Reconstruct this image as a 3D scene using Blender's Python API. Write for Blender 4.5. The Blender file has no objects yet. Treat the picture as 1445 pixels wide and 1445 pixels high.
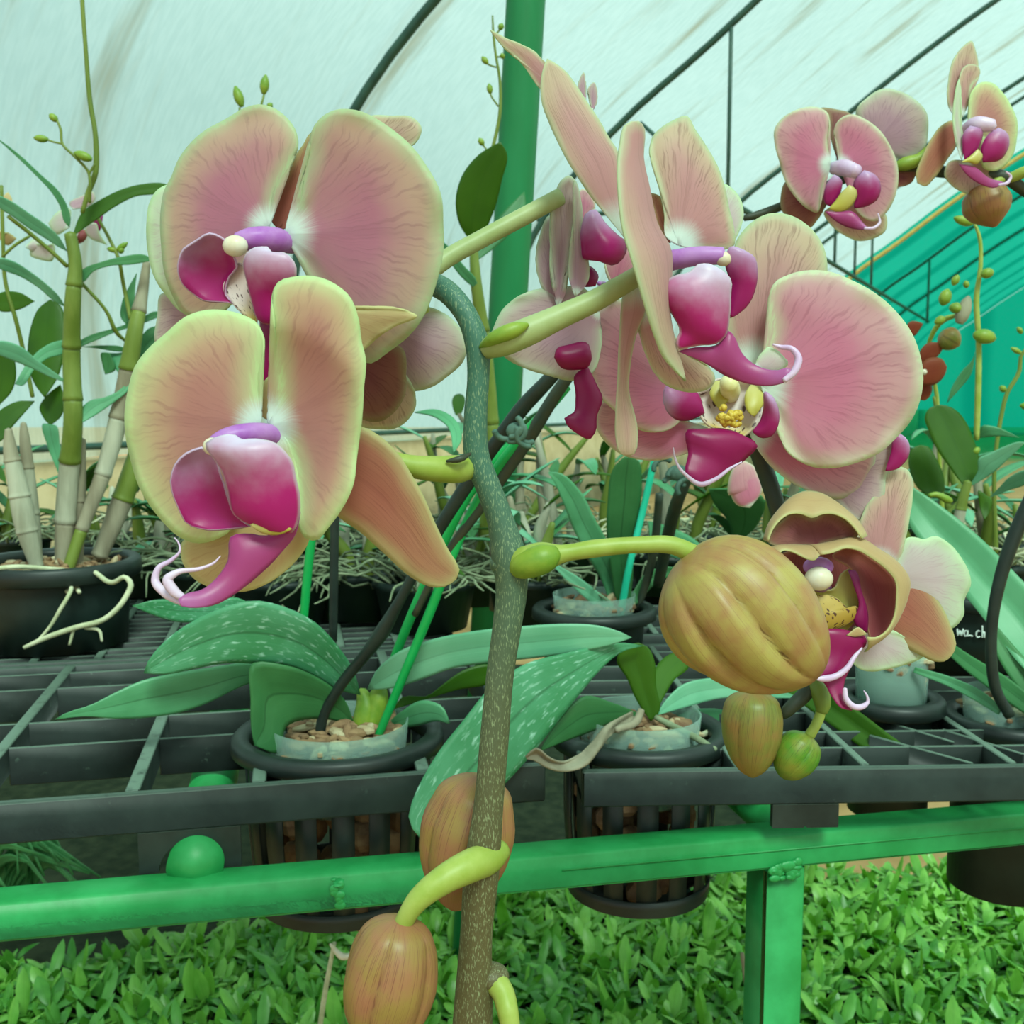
import bpy, math, random
import numpy as np
from mathutils import Vector

random.seed(7); rng = np.random.default_rng(7)
C = bpy.context.scene.collection
S = bpy.context.scene

# ------------------------------------------------------------------ camera
F = 1480.0                    # focal length in pixels of the 1445 px frame
PITCH = math.radians(6.0)     # the camera looks down a little
CAM = np.array([0.0, 0.0, 0.96])
cam = bpy.data.cameras.new('camera'); camo = bpy.data.objects.new('camera', cam); C.objects.link(camo)
cam.sensor_width = 36.0; cam.lens = 36.0 * F / 1445.0; cam.clip_start = 0.02; cam.clip_end = 200
camo.location = CAM; camo.rotation_euler = (math.pi / 2 - PITCH, 0, 0)
cam.dof.use_dof = True; cam.dof.focus_distance = 0.40; cam.dof.aperture_fstop = 34
S.camera = camo
S.view_settings.view_transform = 'Standard'; S.view_settings.look = 'None'
S.view_settings.gamma = 1.0; S.view_settings.use_curve_mapping = False
S.view_settings.exposure = 0.04

# ------------------------------------------------------------------ sky and sun
w = bpy.data.worlds.new('world'); S.world = w; w.use_nodes = True
wt = w.node_tree; wt.nodes.clear()
wo = wt.nodes.new('ShaderNodeOutputWorld'); wb = wt.nodes.new('ShaderNodeBackground')
wg = wt.nodes.new('ShaderNodeTexCoord'); ws = wt.nodes.new('ShaderNodeSeparateXYZ'); wr = wt.nodes.new('ShaderNodeValToRGB')
wt.links.new(wg.outputs['Generated'], ws.inputs[0]); wt.links.new(ws.outputs['Z'], wr.inputs[0])
wr.color_ramp.elements[0].position = 0.0; wr.color_ramp.elements[0].color = (0.80, 0.97, 0.97, 1)
wr.color_ramp.elements[1].position = 1.0; wr.color_ramp.elements[1].color = (0.72, 0.97, 0.98, 1)
wt.links.new(wr.outputs[0], wb.inputs[0]); wb.inputs[1].default_value = .86
wt.links.new(wb.outputs[0], wo.inputs[0])
sun = bpy.data.lights.new('sun', 'SUN'); suno = bpy.data.objects.new('sun', sun); C.objects.link(suno)
sun.energy = 7.0; sun.angle = math.radians(18); sun.color = (1.0, 0.97, 0.88)
suno.rotation_euler = (math.radians(38), math.radians(14), 0); suno.location = (0, 0, 8)

# ------------------------------------------------------------------ geometry helpers
def ray(px, py):
    x = (px - 722.5) / F; v = -(py - 722.5) / F
    return np.array([x, math.cos(PITCH) + v * math.sin(PITCH), -math.sin(PITCH) + v * math.cos(PITCH)])
def at(px, py, D):
    r = ray(px, py); return CAM + r * (D / r[1])
def onz(px, py, z):
    r = ray(px, py); return CAM + r * ((z - CAM[2]) / r[2])
def mpp(D): return D / F      # metres per pixel at a distance

def catmull(P, n, closed=False):
    P = np.asarray(P, float)
    if len(P) == 2:
        t = np.linspace(0, 1, n)[:, None]; return P[0] * (1 - t) + P[1] * t
    d = np.linalg.norm(np.diff(P, axis=0), axis=1); d = np.maximum(d, 1e-9)
    T = np.concatenate([[0], np.cumsum(d)])
    m = np.zeros_like(P)
    for i in range(1, len(P) - 1):
        a = (P[i] - P[i-1]) / d[i-1]; b = (P[i+1] - P[i]) / d[i]
        m[i] = (a * d[i] + b * d[i-1]) / (d[i] + d[i-1])
    m[0] = (P[1] - P[0]) / d[0]; m[-1] = (P[-1] - P[-2]) / d[-1]
    q = np.linspace(0, T[-1], n); k = np.clip(np.searchsorted(T, q, side='right') - 1, 0, len(P) - 2)
    h = d[k]; u = ((q - T[k]) / h)[:, None]; h = h[:, None]
    return ((2*u**3 - 3*u**2 + 1) * P[k] + (u**3 - 2*u**2 + u) * h * m[k]
            + (-2*u**3 + 3*u**2) * P[k+1] + (u**3 - u**2) * h * m[k+1])

WO = {}                       # world origin of every object
def obj(name, V, Fc, mat=None, parent=None, origin=None, uv=None, attrs=None, smooth=True, thick=0, mats=None, fm=None):
    V = np.asarray(V, float)
    if origin is None: origin = WO[parent] if parent is not None else np.zeros(3)
    origin = np.asarray(origin, float)
    me = bpy.data.meshes.new(name)
    me.from_pydata((V - origin).tolist(), [], [tuple(int(i) for i in f) for f in Fc])
    for m in (mats or ([mat] if mat else [])): me.materials.append(m)
    if fm is not None: me.polygons.foreach_set('material_index', np.asarray(fm, np.int32))
    if smooth: me.polygons.foreach_set('use_smooth', np.ones(len(me.polygons), bool))
    if uv is not None:
        ul = me.uv_layers.new(name='UVMap'); li = np.empty(len(me.loops), np.int32)
        me.loops.foreach_get('vertex_index', li)
        ul.data.foreach_set('uv', np.asarray(uv, np.float32)[li].ravel())
    for k, a in (attrs or {}).items():
        at_ = me.attributes.new(k, 'FLOAT', 'POINT'); at_.data.foreach_set('value', np.asarray(a, np.float32))
    me.update()
    o = bpy.data.objects.new(name, me); C.objects.link(o)
    if parent is not None:
        o.parent = parent; o.location = origin - WO[parent]
    else: o.location = origin
    WO[o] = origin
    if thick:
        s = o.modifiers.new('thickness', 'SOLIDIFY'); s.thickness = thick; s.offset = 0
    return o
def tag(o, label=None, cat=None, group=None, kind=None):
    if label: o['label'] = label
    if cat: o['category'] = cat
    if group: o['group'] = group
    if kind: o['kind'] = kind
    return o
def empty(name, loc, label=None, cat=None, group=None, kind=None, parent=None):
    o = bpy.data.objects.new(name, None); C.objects.link(o); o.empty_display_size = .02
    loc = np.asarray(loc, float); WO[o] = loc
    if parent is not None: o.parent = parent; o.location = loc - WO[parent]
    else: o.location = loc
    return tag(o, label, cat, group, kind)
def copy_tree(o, parent=None, loc=None, rot=None, scale=None):
    c = o.copy(); C.objects.link(c); c.parent = parent
    if loc is not None: c.location = loc
    if rot is not None: c.rotation_euler = rot
    if scale is not None: c.scale = (scale,) * 3
    for ch in list(o.children): copy_tree(ch, c)
    return c

class MB:                     # collects shapes into one mesh
    def __init__(s): s.V = []; s.F = []; s.uv = []
    def add(s, V, Fc, uv=None):
        b = len(s.V); s.V += [tuple(v) for v in V]; s.F += [tuple(i + b for i in f) for f in Fc]
        s.uv += [tuple(u) for u in (uv if uv is not None else np.zeros((len(V), 2)))]
        return s
    def box(s, c, half, ax=None, bev=0.0):
        c = np.asarray(c, float); h = np.asarray(half, float)
        ax = np.eye(3) if ax is None else np.asarray(ax, float)
        b = min(bev, h.min() * .9)
        if b <= 0:
            V = [c + ax.T @ (h * np.array(q)) for q in [(-1,-1,-1),(1,-1,-1),(1,1,-1),(-1,1,-1),(-1,-1,1),(1,-1,1),(1,1,1),(-1,1,1)]]
            return s.add(V, [(3,2,1,0),(4,5,6,7),(0,1,5,4),(1,2,6,5),(2,3,7,6),(3,0,4,7)])
        V = []; q8 = [(-1,-1,-1),(1,-1,-1),(1,1,-1),(-1,1,-1),(-1,-1,1),(1,-1,1),(1,1,1),(-1,1,1)]
        for q in q8:
            q = np.array(q, float)
            for k in range(3):
                p = q * (h - b); p[k] = q[k] * h[k]; V.append(c + ax.T @ p)
        I = lambda i, k: i * 3 + k
        Fc = [(I(3,2),I(2,2),I(1,2),I(0,2)),(I(4,2),I(5,2),I(6,2),I(7,2)),(I(0,1),I(1,1),I(5,1),I(4,1)),(I(1,0),I(2,0),I(6,0),I(5,0)),
              (I(2,1),I(3,1),I(7,1),I(6,1)),(I(3,0),I(0,0),I(4,0),I(7,0))]
        for i, j, k, m in [(0,1,1,2),(1,2,0,2),(2,3,1,2),(3,0,0,2),(4,5,1,2),(5,6,0,2),(6,7,1,2),(7,4,0,2),(0,4,0,1),(1,5,0,1),(2,6,0,1),(3,7,0,1)]:
            Fc.append((I(i,k),I(j,k),I(j,m),I(i,m)))
        Fc += [(I(i,0),I(i,1),I(i,2)) for i in range(8)]
        return s.add(V, Fc)
    def tube(s, P, R, n=10, seg=None, cap=True, flat=1.0):
        P = np.asarray(P, float); R = np.broadcast_to(np.asarray(R, float), (len(P),))
        if seg:
            Q = catmull(np.column_stack([P, R]), seg); P, R = Q[:, :3], np.maximum(Q[:, 3], 1e-5)
        N = len(P); T = np.gradient(P, axis=0); T /= np.maximum(np.linalg.norm(T, axis=1), 1e-9)[:, None]
        u = np.cross(T[0], [0, 0, 1]);
        if np.linalg.norm(u) < 1e-3: u = np.cross(T[0], [1, 0, 0])
        V = []; uv = []; L = np.concatenate([[0], np.cumsum(np.linalg.norm(np.diff(P, axis=0), axis=1))])
        a = np.arange(n) * 2 * math.pi / n
        for i in range(N):
            u = u - T[i] * (u @ T[i]); u /= max(np.linalg.norm(u), 1e-9); v = np.cross(T[i], u)
            for q in a:
                V.append(P[i] + R[i] * (math.cos(q) * u + flat * math.sin(q) * v)); uv.append((q / 6.283, L[i]))
        Fc = [(i*n + j, i*n + (j+1) % n, (i+1)*n + (j+1) % n, (i+1)*n + j) for i in range(N-1) for j in range(n)]
        if cap:
            V.append(P[0] - T[0] * R[0] * .5); V.append(P[-1] + T[-1] * R[-1] * .5); uv += [(0, 0), (0, L[-1])]
            Fc += [((j+1) % n, j, N*n) for j in range(n)] + [((N-1)*n + j, (N-1)*n + (j+1) % n, N*n+1) for j in range(n)]
        return s.add(V, Fc, uv)
    def lathe(s, c, prof, n=48, ax=None):
        c = np.asarray(c, float); V = []; m = len(prof)
        for k in range(n):
            q = 2 * math.pi * k / n
            for r, z in prof: V.append(c + np.array([r * math.cos(q), r * math.sin(q), z]))
        Fc = [(k*m + i, ((k+1) % n)*m + i, ((k+1) % n)*m + i+1, k*m + i+1) for k in range(n) for i in range(m-1)]
        return s.add(V, Fc)
    def ball(s, c, r, n=12, m=8, ax=None):
        c = np.asarray(c, float); r = np.broadcast_to(np.asarray(r, float), (3,)); ax = np.eye(3) if ax is None else np.asarray(ax)
        V = [c - ax[2]*r[2]]
        for i in range(1, m):
            p = math.pi * i / m
            for j in range(n):
                q = 2*math.pi*j/n; l = np.array([r[0]*math.sin(p)*math.cos(q), r[1]*math.sin(p)*math.sin(q), -r[2]*math.cos(p)])
                V.append(c + ax.T @ l)
        V.append(c + ax[2]*r[2])
        Fc = [(0, 1+(j+1) % n, 1+j) for j in range(n)]
        for i in range(m-2):
            Fc += [(1+i*n+j, 1+i*n+(j+1) % n, 1+(i+1)*n+(j+1) % n, 1+(i+1)*n+j) for j in range(n)]
        k = 1+(m-2)*n; Fc += [(k+j, k+(j+1) % n, len(V)-1) for j in range(n)]
        return s.add(V, Fc)
    def build(s, name, mat=None, parent=None, origin=None, **kw):
        return obj(name, s.V, s.F, mat, parent, origin, uv=s.uv, **kw)

def pxtube(name, path, mat, parent=None, seg=None, n=12, origin=None, flat=1.0, **kw):
    """a round stem through image points (x, y, distance, radius in px)"""
    P = [at(x, y, D) for x, y, D, r in path]; R = [r * mpp(D) for x, y, D, r in path]
    return MB().tube(P, R, n=n, seg=seg or max(6, 6 * (len(path) - 1)), flat=flat).build(name, mat, parent, origin, **kw)

def sheet(name, Lp, Rp, mat, parent=None, n=24, m=12, cup=0.0, fold=0.0, ruffle=0.0, thick=.0006, world=False, origin=None, rib=0.0, wave=0.0, **kw):
    """a curved leaf or petal between two edges; cup bulges towards the viewer's side, in fractions of its width"""
    L = np.array(Lp, float) if world else np.array([at(*p) for p in Lp])
    R = np.array(Rp, float) if world else np.array([at(*p) for p in Rp])
    L = catmull(L, n); R = catmull(R, n)
    s = np.linspace(0, 1, n); t = np.linspace(0, 1, m)
    G = L[:, None] * (1 - t)[None, :, None] + R[:, None] * t[None, :, None]
    W = np.linalg.norm(R - L, axis=1); Wm = W.max()
    mid = .5 * (L + R); A = np.gradient(mid, axis=0); A /= np.maximum(np.linalg.norm(A, axis=1), 1e-9)[:, None]
    X = (R - L) / np.maximum(W, 1e-9)[:, None]; N = np.cross(A, X)
    ln = np.linalg.norm(N, axis=1); good = ln > .05
    Nm = (N[good] * W[good][:, None]).sum(0); Nm /= max(np.linalg.norm(Nm), 1e-9)
    if Nm @ (CAM - mid.mean(0)) < 0: N = -N; Nm = -Nm
    N = np.where((ln > .05)[:, None], N / np.maximum(ln, 1e-9)[:, None], Nm[None])
    K = np.ones(5) / 5
    Ns = np.array([np.convolve(np.pad(N[:, k], 2, mode='edge'), K, 'valid') for k in range(3)]).T
    Ns /= np.maximum(np.linalg.norm(Ns, axis=1), 1e-9)[:, None]
    q = 2 * t - 1
    prof = cup * (1 - q**2) + fold * (1 - np.abs(q)) - rib * np.exp(-(q / .12)**2)
    disp = W[:, None] * prof[None]
    if ruffle:
        ph = random.random() * 6
        disp = disp + ruffle * Wm * (np.sin(s[:, None] * 17 + ph + q[None] * 1.5) + .6 * np.sin(s[:, None] * 31 + ph * 2)) * (q[None]**4) * np.minimum(1, W / Wm * 1.5)[:, None]
    if wave:
        ph = random.random() * 6
        disp = disp + wave * Wm * np.sin(s[:, None] * 6 + q[None] * 2.2 + ph) * np.sin(math.pi * s)[:, None]
    G = G + Ns[:, None] * disp[..., None]
    V = G.reshape(-1, 3); U = np.stack(np.meshgrid(s, t, indexing='ij'), -1).reshape(-1, 2)
    B = np.concatenate([G[:, 0], G[:, -1], G[0], G[-1]]) if W[0] > .05 * Wm or W[-1] > .05 * Wm else np.concatenate([G[:, 0], G[:, -1]])
    B = np.concatenate([G[:, 0], G[:, -1]] + ([G[-1]] if W[-1] > .05 * Wm else []))
    E = np.sqrt(((V[:, None] - B[None])**2).sum(-1)).min(1) / (.5 * Wm)
    Fc = []
    for i in range(n - 1):
        for j in range(m - 1):
            a, b, c, d = i*m+j, i*m+j+1, (i+1)*m+j+1, (i+1)*m+j
            if i == 0 and W[0] < 1e-6: Fc.append((a, c, d)) if j == 0 else Fc.append((j*0, c, d))
            elif i == n - 2 and W[-1] < 1e-6: Fc.append((a, b, (n-1)*m))
            else: Fc.append((a, b, c, d))
    used = np.unique(np.concatenate([np.array(f) for f in Fc])); mp = np.zeros(len(V), int); mp[used] = np.arange(len(used))
    return obj(name, V[used], [tuple(mp[list(f)]) for f in Fc], mat, parent, origin, uv=U[used], attrs={'edge': E[used], 'rad': U[used, 0]}, thick=thick, **kw)

def zc(ox, oy, sc): return lambda pts: [(ox + x / sc, oy + y / sc) for x, y in pts]
# ------------------------------------------------------------------ materials
def lin(h):
    h = h.lstrip('#'); c = [int(h[i:i+2], 16) / 255 for i in (0, 2, 4)]
    return tuple(x / 12.92 if x <= .04045 else ((x + .055) / 1.055)**2.4 for x in c) + (1,)
class NT:
    def __init__(s, name):
        s.m = bpy.data.materials.new(name); s.m.use_nodes = True; s.t = s.m.node_tree; s.t.nodes.clear()
        s.out = s.t.nodes.new('ShaderNodeOutputMaterial')
    def n(s, typ, ins=None, **kw):
        o = s.t.nodes.new('ShaderNode' + typ)
        for k, v in kw.items(): setattr(o, k, v)
        for k, v in (ins or {}).items(): s.set(o.inputs[k], v)
        return o
    def set(s, sock, v):
        if isinstance(v, bpy.types.NodeSocket): s.t.links.new(v, sock)
        elif isinstance(v, bpy.types.Node): s.t.links.new(v.outputs[0], sock)
        else: sock.default_value = v
    def math(s, op, a, b=0.5, clamp=False):
        o = s.n('Math', {0: a, 1: b}, operation=op); o.use_clamp = clamp; return o.outputs[0]
    def mix(s, f, a, b, mode='MIX'):
        o = s.n('Mix', data_type='RGBA', blend_type=mode); s.set(o.inputs[0], f); s.set(o.inputs[6], a); s.set(o.inputs[7], b); return o.outputs[2]
    def ss(s, v, a, b):                  # smoothstep a..b
        o = s.n('MapRange', {0: v, 1: a, 2: b, 3: 0., 4: 1.}, interpolation_type='SMOOTHSTEP'); return o.outputs[0]
    def noise(s, vec, scale, detail=3, rough=.5):
        return s.n('TexNoise', {'Vector': vec, 'Scale': scale, 'Detail': detail, 'Roughness': rough}).outputs[0]
    def uv(s):
        u = s.n('UVMap'); sp = s.n('SeparateXYZ', {0: u.outputs[0]}); return sp.outputs[0], sp.outputs[1]
    def vec(s, x, y, z=0.): return s.n('CombineXYZ', {0: x, 1: y, 2: z}).outputs[0]
    def attr(s, nm): return s.n('Attribute', attribute_name=nm).outputs['Fac']
    def pos(s): return s.n('TexCoord').outputs['Object']
    def geo(s): return s.n('NewGeometry').outputs['Position']
    def bsdf(s, col, rough=.5, spec=.4, bump=None, bstr=.3, bdist=.001, trans=0., tcol=None, **kw):
        b = s.n('BsdfPrincipled'); s.set(b.inputs['Base Color'], col); s.set(b.inputs['Roughness'], rough); b.inputs['Specular IOR Level'].default_value = spec
        for k, v in kw.items(): s.set(b.inputs[k], v)
        if bump is not None:
            bp = s.n('Bump', {'Height': bump, 'Strength': bstr, 'Distance': bdist}); s.t.links.new(bp.outputs[0], b.inputs['Normal'])
        sh = b.outputs[0]
        if trans:
            tb = s.n('BsdfTranslucent'); s.set(tb.inputs[0], tcol if tcol is not None else col)
            mx = s.n('MixShader', {0: trans, 1: sh, 2: tb.outputs[0]}); sh = mx.outputs[0]
        s.t.links.new(sh, s.out.inputs[0]); return s.m

def petal_mat(name, inner, outer, rim, vein='#8a4a58', white='#e6f2ea', wamt=.24, rimw=.10, trans=.36, veinamt=.34):
    N = NT(name); s, t = N.uv(); e = N.attr('edge'); rd = N.attr('rad')
    warp = N.noise(N.vec(N.math('MULTIPLY', s, 3.), N.math('MULTIPLY', t, 3.), 0.), 2.)
    tw = N.math('ADD', t, N.math('MULTIPLY', N.math('SUBTRACT', warp, .5), .035))
    vn = N.noise(N.vec(N.math('MULTIPLY', s, 2.2), N.math('MULTIPLY', tw, 62.), 3.), 1.7, 2.5, .5)
    vein_f = N.math('MULTIPLY', N.ss(vn, .48, .70), N.ss(rd, .10, .6))
    vein_f = N.math('MULTIPLY', vein_f, N.math('MULTIPLY', N.ss(e, .0, .25), veinamt))
    blot = N.noise(N.pos(), 60., 4.)
    rad = N.math('ADD', N.math('MULTIPLY', rd, .75), N.math('MULTIPLY', N.math('SUBTRACT', 1., e), .45))
    rad = N.math('ADD', rad, N.math('MULTIPLY', N.math('SUBTRACT', blot, .5), .35))
    col = N.mix(N.ss(rad, .35, 1.02), lin(inner), lin(outer))
    midl = N.math('MULTIPLY', N.ss(N.math('ABSOLUTE', N.math('SUBTRACT', t, .5)), .03, .0), .15)
    col = N.mix(midl, col, lin(vein))
    col = N.mix(vein_f, col, lin(vein))
    rimf = N.math('SUBTRACT', 1., N.ss(N.math('ADD', e, N.math('MULTIPLY', N.math('SUBTRACT', vn, .5), .18)), .0, rimw))
    col = N.mix(N.math('MULTIPLY', N.math('SUBTRACT', 1., N.ss(N.math('ADD', e, N.math('MULTIPLY', N.math('SUBTRACT', blot, .5), .3)), .0, rimw * 3.2)), .55), col, lin(rim))
    col = N.mix(N.math('MULTIPLY', rimf, .75), col, lin(rim))
    wf = N.math('SUBTRACT', 1., N.ss(N.math('ADD', rd, N.math('MULTIPLY', N.math('SUBTRACT', vn, .5), .08)), wamt * .35, wamt))
    col = N.mix(wf, col, lin(white))
    return N.bsdf(col, .5, .25, bump=vn, bstr=.10, bdist=.0005, trans=trans, **{'Sheen Weight': .15})

def lip_mat(name, base, tip, edge='#d8c8e0', e0=.55, e1=1.0, edgew=.035, trans=.2, spots=0., sr=.30):
    N = NT(name); s, t = N.uv(); e = N.attr('edge'); nz = N.noise(N.pos(), 160., 3.)
    sv = N.math('ADD', s, N.math('MULTIPLY', N.math('SUBTRACT', nz, .5), .25))
    col = N.mix(N.ss(sv, e0, e1), lin(base), lin(tip))
    col = N.mix(N.math('MULTIPLY', N.math('SUBTRACT', 1., N.ss(e, 0., edgew)), .6), col, lin(edge))
    if spots:
        v = N.n('TexVoronoi', {'Vector': N.vec(N.math('MULTIPLY', s, 9.), N.math('MULTIPLY', t, 12.), 0.), 'Scale': 1., 'Randomness': .8}).outputs['Distance']
        col = N.mix(N.math('MULTIPLY', N.math('SUBTRACT', 1., N.ss(v, sr - .06, sr + .06)), spots), col, lin('#4a1c24'))
    return N.bsdf(col, .38, .4, bump=nz, bstr=.1, trans=trans)

def leaf_mat(name, a, b, spots=0., midrib=.5, rough=.42, trans=.22, tcol='#3f7a14', stripes=.25):
    N = NT(name); s, t = N.uv(); p = N.pos()
    nz = N.noise(p, 18., 4.)
    col = N.mix(N.ss(nz, .3, .7), lin(a), lin(b))
    st = N.noise(N.vec(N.math('MULTIPLY', s, 1.2), N.math('MULTIPLY', t, 26.), 0.), 1.5, 2.)
    col = N.mix(N.math('MULTIPLY', N.ss(st, .45, .7), stripes), col, lin(b))
    c = N.math('ABSOLUTE', N.math('SUBTRACT', t, .5))
    col = N.mix(N.math('MULTIPLY', N.ss(c, .035, .0), midrib), col, lin('#123c1c'))
    if spots:
        sp = N.noise(N.vec(N.math('MULTIPLY', s, 8.), N.math('MULTIPLY', t, 6.), 0.), 2.7, 2., .55)
        zone = N.noise(N.vec(N.math('MULTIPLY', s, 3.), N.math('MULTIPLY', t, 3.), 5.), 1.6, 2.)
        col = N.mix(N.math('MULTIPLY', N.math('MULTIPLY', N.ss(sp, .55, .72), N.ss(zone, .3, .55)), spots), col, lin('#a8dcc4'))
    e = N.attr('edge')
    return N.bsdf(col, rough, .45, bump=st, bstr=.12, bdist=.001, trans=trans, tcol=lin(tcol))

def stem_mat(name, a, b, streak='#a9b98c', amt=.42, rough=.5, sc=(26., 170.)):
    N = NT(name); u, v = N.uv(); p = N.pos()
    st = N.noise(N.vec(N.math('MULTIPLY', N.n('SeparateXYZ', {0: p}).outputs[0], 2200.), N.math('MULTIPLY', N.n('SeparateXYZ', {0: p}).outputs[1], 2200.), N.math('MULTIPLY', N.n('SeparateXYZ', {0: p}).outputs[2], 560.)), 1., 2.)
    zz = N.n('SeparateXYZ', {0: N.geo()}).outputs[2]
    col = N.mix(N.ss(N.math('ADD', zz, N.math('MULTIPLY', N.noise(p, 40.), .05)), .80, 1.0), lin(a), lin(b))
    col = N.mix(N.math('MULTIPLY', N.ss(st, .53, .68), amt), col, lin(streak))
    return N.bsdf(col, rough, .35, bump=st, bstr=.2, bdist=.0008)

def plain(name, a, b=None, rough=.5, spec=.4, scale=20., bump=.1, trans=0., stretch=None, bd=.002, **kw):
    N = NT(name); p = N.pos()
    if stretch: p = N.n('Mapping', {'Vector': p, 'Scale': stretch}).outputs[0]
    nz = N.noise(p, scale, 5., .6)
    col = N.mix(N.ss(nz, .3, .7), lin(a), lin(b or a))
    return N.bsdf(col, rough, spec, bump=nz, bstr=bump, bdist=bd, trans=trans, **kw)

def toplit_dusty(name, a, b, toplit_dust):
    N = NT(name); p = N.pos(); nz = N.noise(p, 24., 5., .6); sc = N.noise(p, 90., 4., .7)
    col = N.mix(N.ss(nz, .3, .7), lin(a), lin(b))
    up = N.n('SeparateXYZ', {0: N.n('NewGeometry').outputs['True Normal']}).outputs[2]       # upward faces paler: light from above painted into the colour
    col = N.mix(N.math('MULTIPLY', N.ss(up, .4, .9), N.ss(sc, .15, .5)), col, lin(toplit_dust))
    col = N.mix(N.math('MULTIPLY', N.ss(sc, .62, .75), .35), col, lin(toplit_dust))
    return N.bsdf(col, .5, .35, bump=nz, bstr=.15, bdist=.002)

def bud_mat(name, a, b, line, tip, amt=.7):
    N = NT(name); s, t = N.uv(); g = N.attr('edge'); p = N.pos()
    nz = N.noise(p, 90., 4.)
    ln = N.noise(N.vec(N.math('MULTIPLY', s, 1.6), N.math('MULTIPLY', N.math('ABSOLUTE', N.math('SUBTRACT', t, .5)), 44.), 0.), 1.2, 3., .6)
    col = N.mix(N.ss(nz, .3, .7), lin(a), lin(b))
    col = N.mix(N.math('MULTIPLY', N.ss(ln, .52, .66), amt), col, lin(line))
    col = N.mix(N.math('MULTIPLY', N.math('SUBTRACT', 1., N.ss(g, .0, .35)), .55), col, lin(line))
    col = N.mix(N.math('MULTIPLY', N.ss(s, .70, 1.), .55), col, lin(tip))
    return N.bsdf(col, .42, .4, bump=nz, bstr=.12, bdist=.0006, trans=.08)

def net_mat(name, thread, stain, hole, open_=.40, stain_amt=.5, seam=0.):
    N = NT(name); u, v = N.uv()                    # u along the tunnel (m), v along the arch (m)
    streak = N.noise(N.vec(N.math('MULTIPLY', u, 2.6), N.math('MULTIPLY', v, .28), 0.), 1., 4., .65)
    blot = N.noise(N.vec(u, v, 0.), 1.1, 4.)
    f = N.math('MULTIPLY', N.ss(streak, .52, .70), N.math('MULTIPLY', N.ss(blot, .25, .5), stain_amt))
    th = N.n('TexWave', {'Vector': N.vec(u, v, 0.), 'Scale': 14., 'Distortion': .6, 'Detail': 1.}, wave_type='BANDS', bands_direction='X').outputs[1]
    weave = N.noise(N.vec(N.math('MULTIPLY', u, 40.), N.math('MULTIPLY', v, 9.), 0.), 1., 3.)
    col = N.mix(f, lin(thread), lin(stain))
    col = N.mix(N.math('MULTIPLY', N.ss(weave, .35, .65), .22), col, lin('#8fb8b0'))
    col = N.mix(N.math('MULTIPLY', th, .05), col, lin('#6f9c98'))
    if seam:
        sm = N.n('TexWave', {'Vector': N.vec(u, v, 0.), 'Scale': .16, 'Distortion': 3., 'Detail': 2., 'Detail Scale': .5}, wave_type='BANDS', bands_direction='X').outputs[1]
        col = N.mix(N.math('MULTIPLY', N.ss(sm, .0, .5), seam), lin('#0b6a55'), col)
    d = N.n('BsdfDiffuse', {0: col}); tl = N.n('BsdfTranslucent', {0: col})
    m1 = N.n('MixShader', {0: .62, 1: d.outputs[0], 2: tl.outputs[0]})
    tr = N.n('BsdfTransparent', {0: N.mix(N.math('MULTIPLY', f, .8), lin(hole), lin(stain))})
    m2 = N.n('MixShader', {0: open_, 1: m1.outputs[0], 2: tr.outputs[0]})
    N.t.links.new(m2.outputs[0], N.out.inputs[0]); return N.m

M = {}
M['p1'] = petal_mat('petal_pink', '#ca849c', '#d4b2a0', '#c2daaa', vein='#9c6874')
M['p2'] = petal_mat('petal_peach', '#ca8e86', '#d8bc98', '#d4eeb0', vein='#a5666a', rimw=.17)
M['p3'] = petal_mat('petal_rose', '#da86a6', '#dcacb2', '#dceac2', vein='#a05068', rimw=.08)
M['p4'] = petal_mat('petal_tall', '#ce9898', '#d4baa0', '#cee0b4', vein='#8a5a54', rimw=.08, veinamt=.5)
M['p4e'] = petal_mat('petal_tall_edge', '#ce9898', '#d4baa0', '#cee0b4', vein='#8a5a54', white='#ce9898', rimw=.08, wamt=.001)
M['pback'] = petal_mat('petal_back', '#c49cac', '#ccb6b0', '#c8dab8', vein='#8a5a70', trans=.3, wamt=.1)
M['pwhite'] = petal_mat('petal_pale', '#dcc8cc', '#d6dcc8', '#d4eec0', vein='#c29aa8', trans=.4)
M['sep'] = petal_mat('sepal_brown', '#b8705f', '#bd8a68', '#c4c285', vein='#8a4640', white='#b8705f', wamt=.08, rimw=.12, veinamt=.6)
M['sepdk'] = petal_mat('sepal_dark', '#96545c', '#a06a5e', '#b0a67c', vein='#6a3038', white='#96545c', wamt=.06, rimw=.10)
M['cream'] = petal_mat('petal_cream', '#c8a878', '#cfb684', '#d8d89a', vein='#b07858', white='#c8a878', wamt=.02, trans=.3)
M['redin'] = petal_mat('petal_red_inside', '#a04c54', '#b0685c', '#c09070', vein='#7a2c3c', white='#a04c54', wamt=.02, rimw=.05)
M['lobe'] = lip_mat('lip_lobe_magenta', '#a81a6c', '#c9a8d4', '#d8c4de', .45, 1.05)
M['lobe_w'] = lip_mat('lip_lobe_white', '#b81c74', '#dccce6', '#e8dce6', .36, 1.0, edgew=.12)
M['lobe_d'] = lip_mat('lip_lobe_dark', '#8c0f56', '#a8509c', '#b480b8', .6, 1.2)
M['mid'] = lip_mat('lip_magenta', '#a83c78', '#b868a8', '#b87cb8', .6, 1.1, edgew=.04)
M['mid_d'] = lip_mat('lip_crimson', '#960f56', '#a81a60', '#b04080', .6, 1.2, edgew=.02)
M['throat'] = lip_mat('lip_throat_spotted', '#d8b848', '#e4d0cc', '#e0c8c8', .05, .45, spots=.9)
M['yel'] = lip_mat('lip_throat_yellow', '#c4b850', '#cfc47c', '#d0c890', .3, .9, spots=0.)
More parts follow.
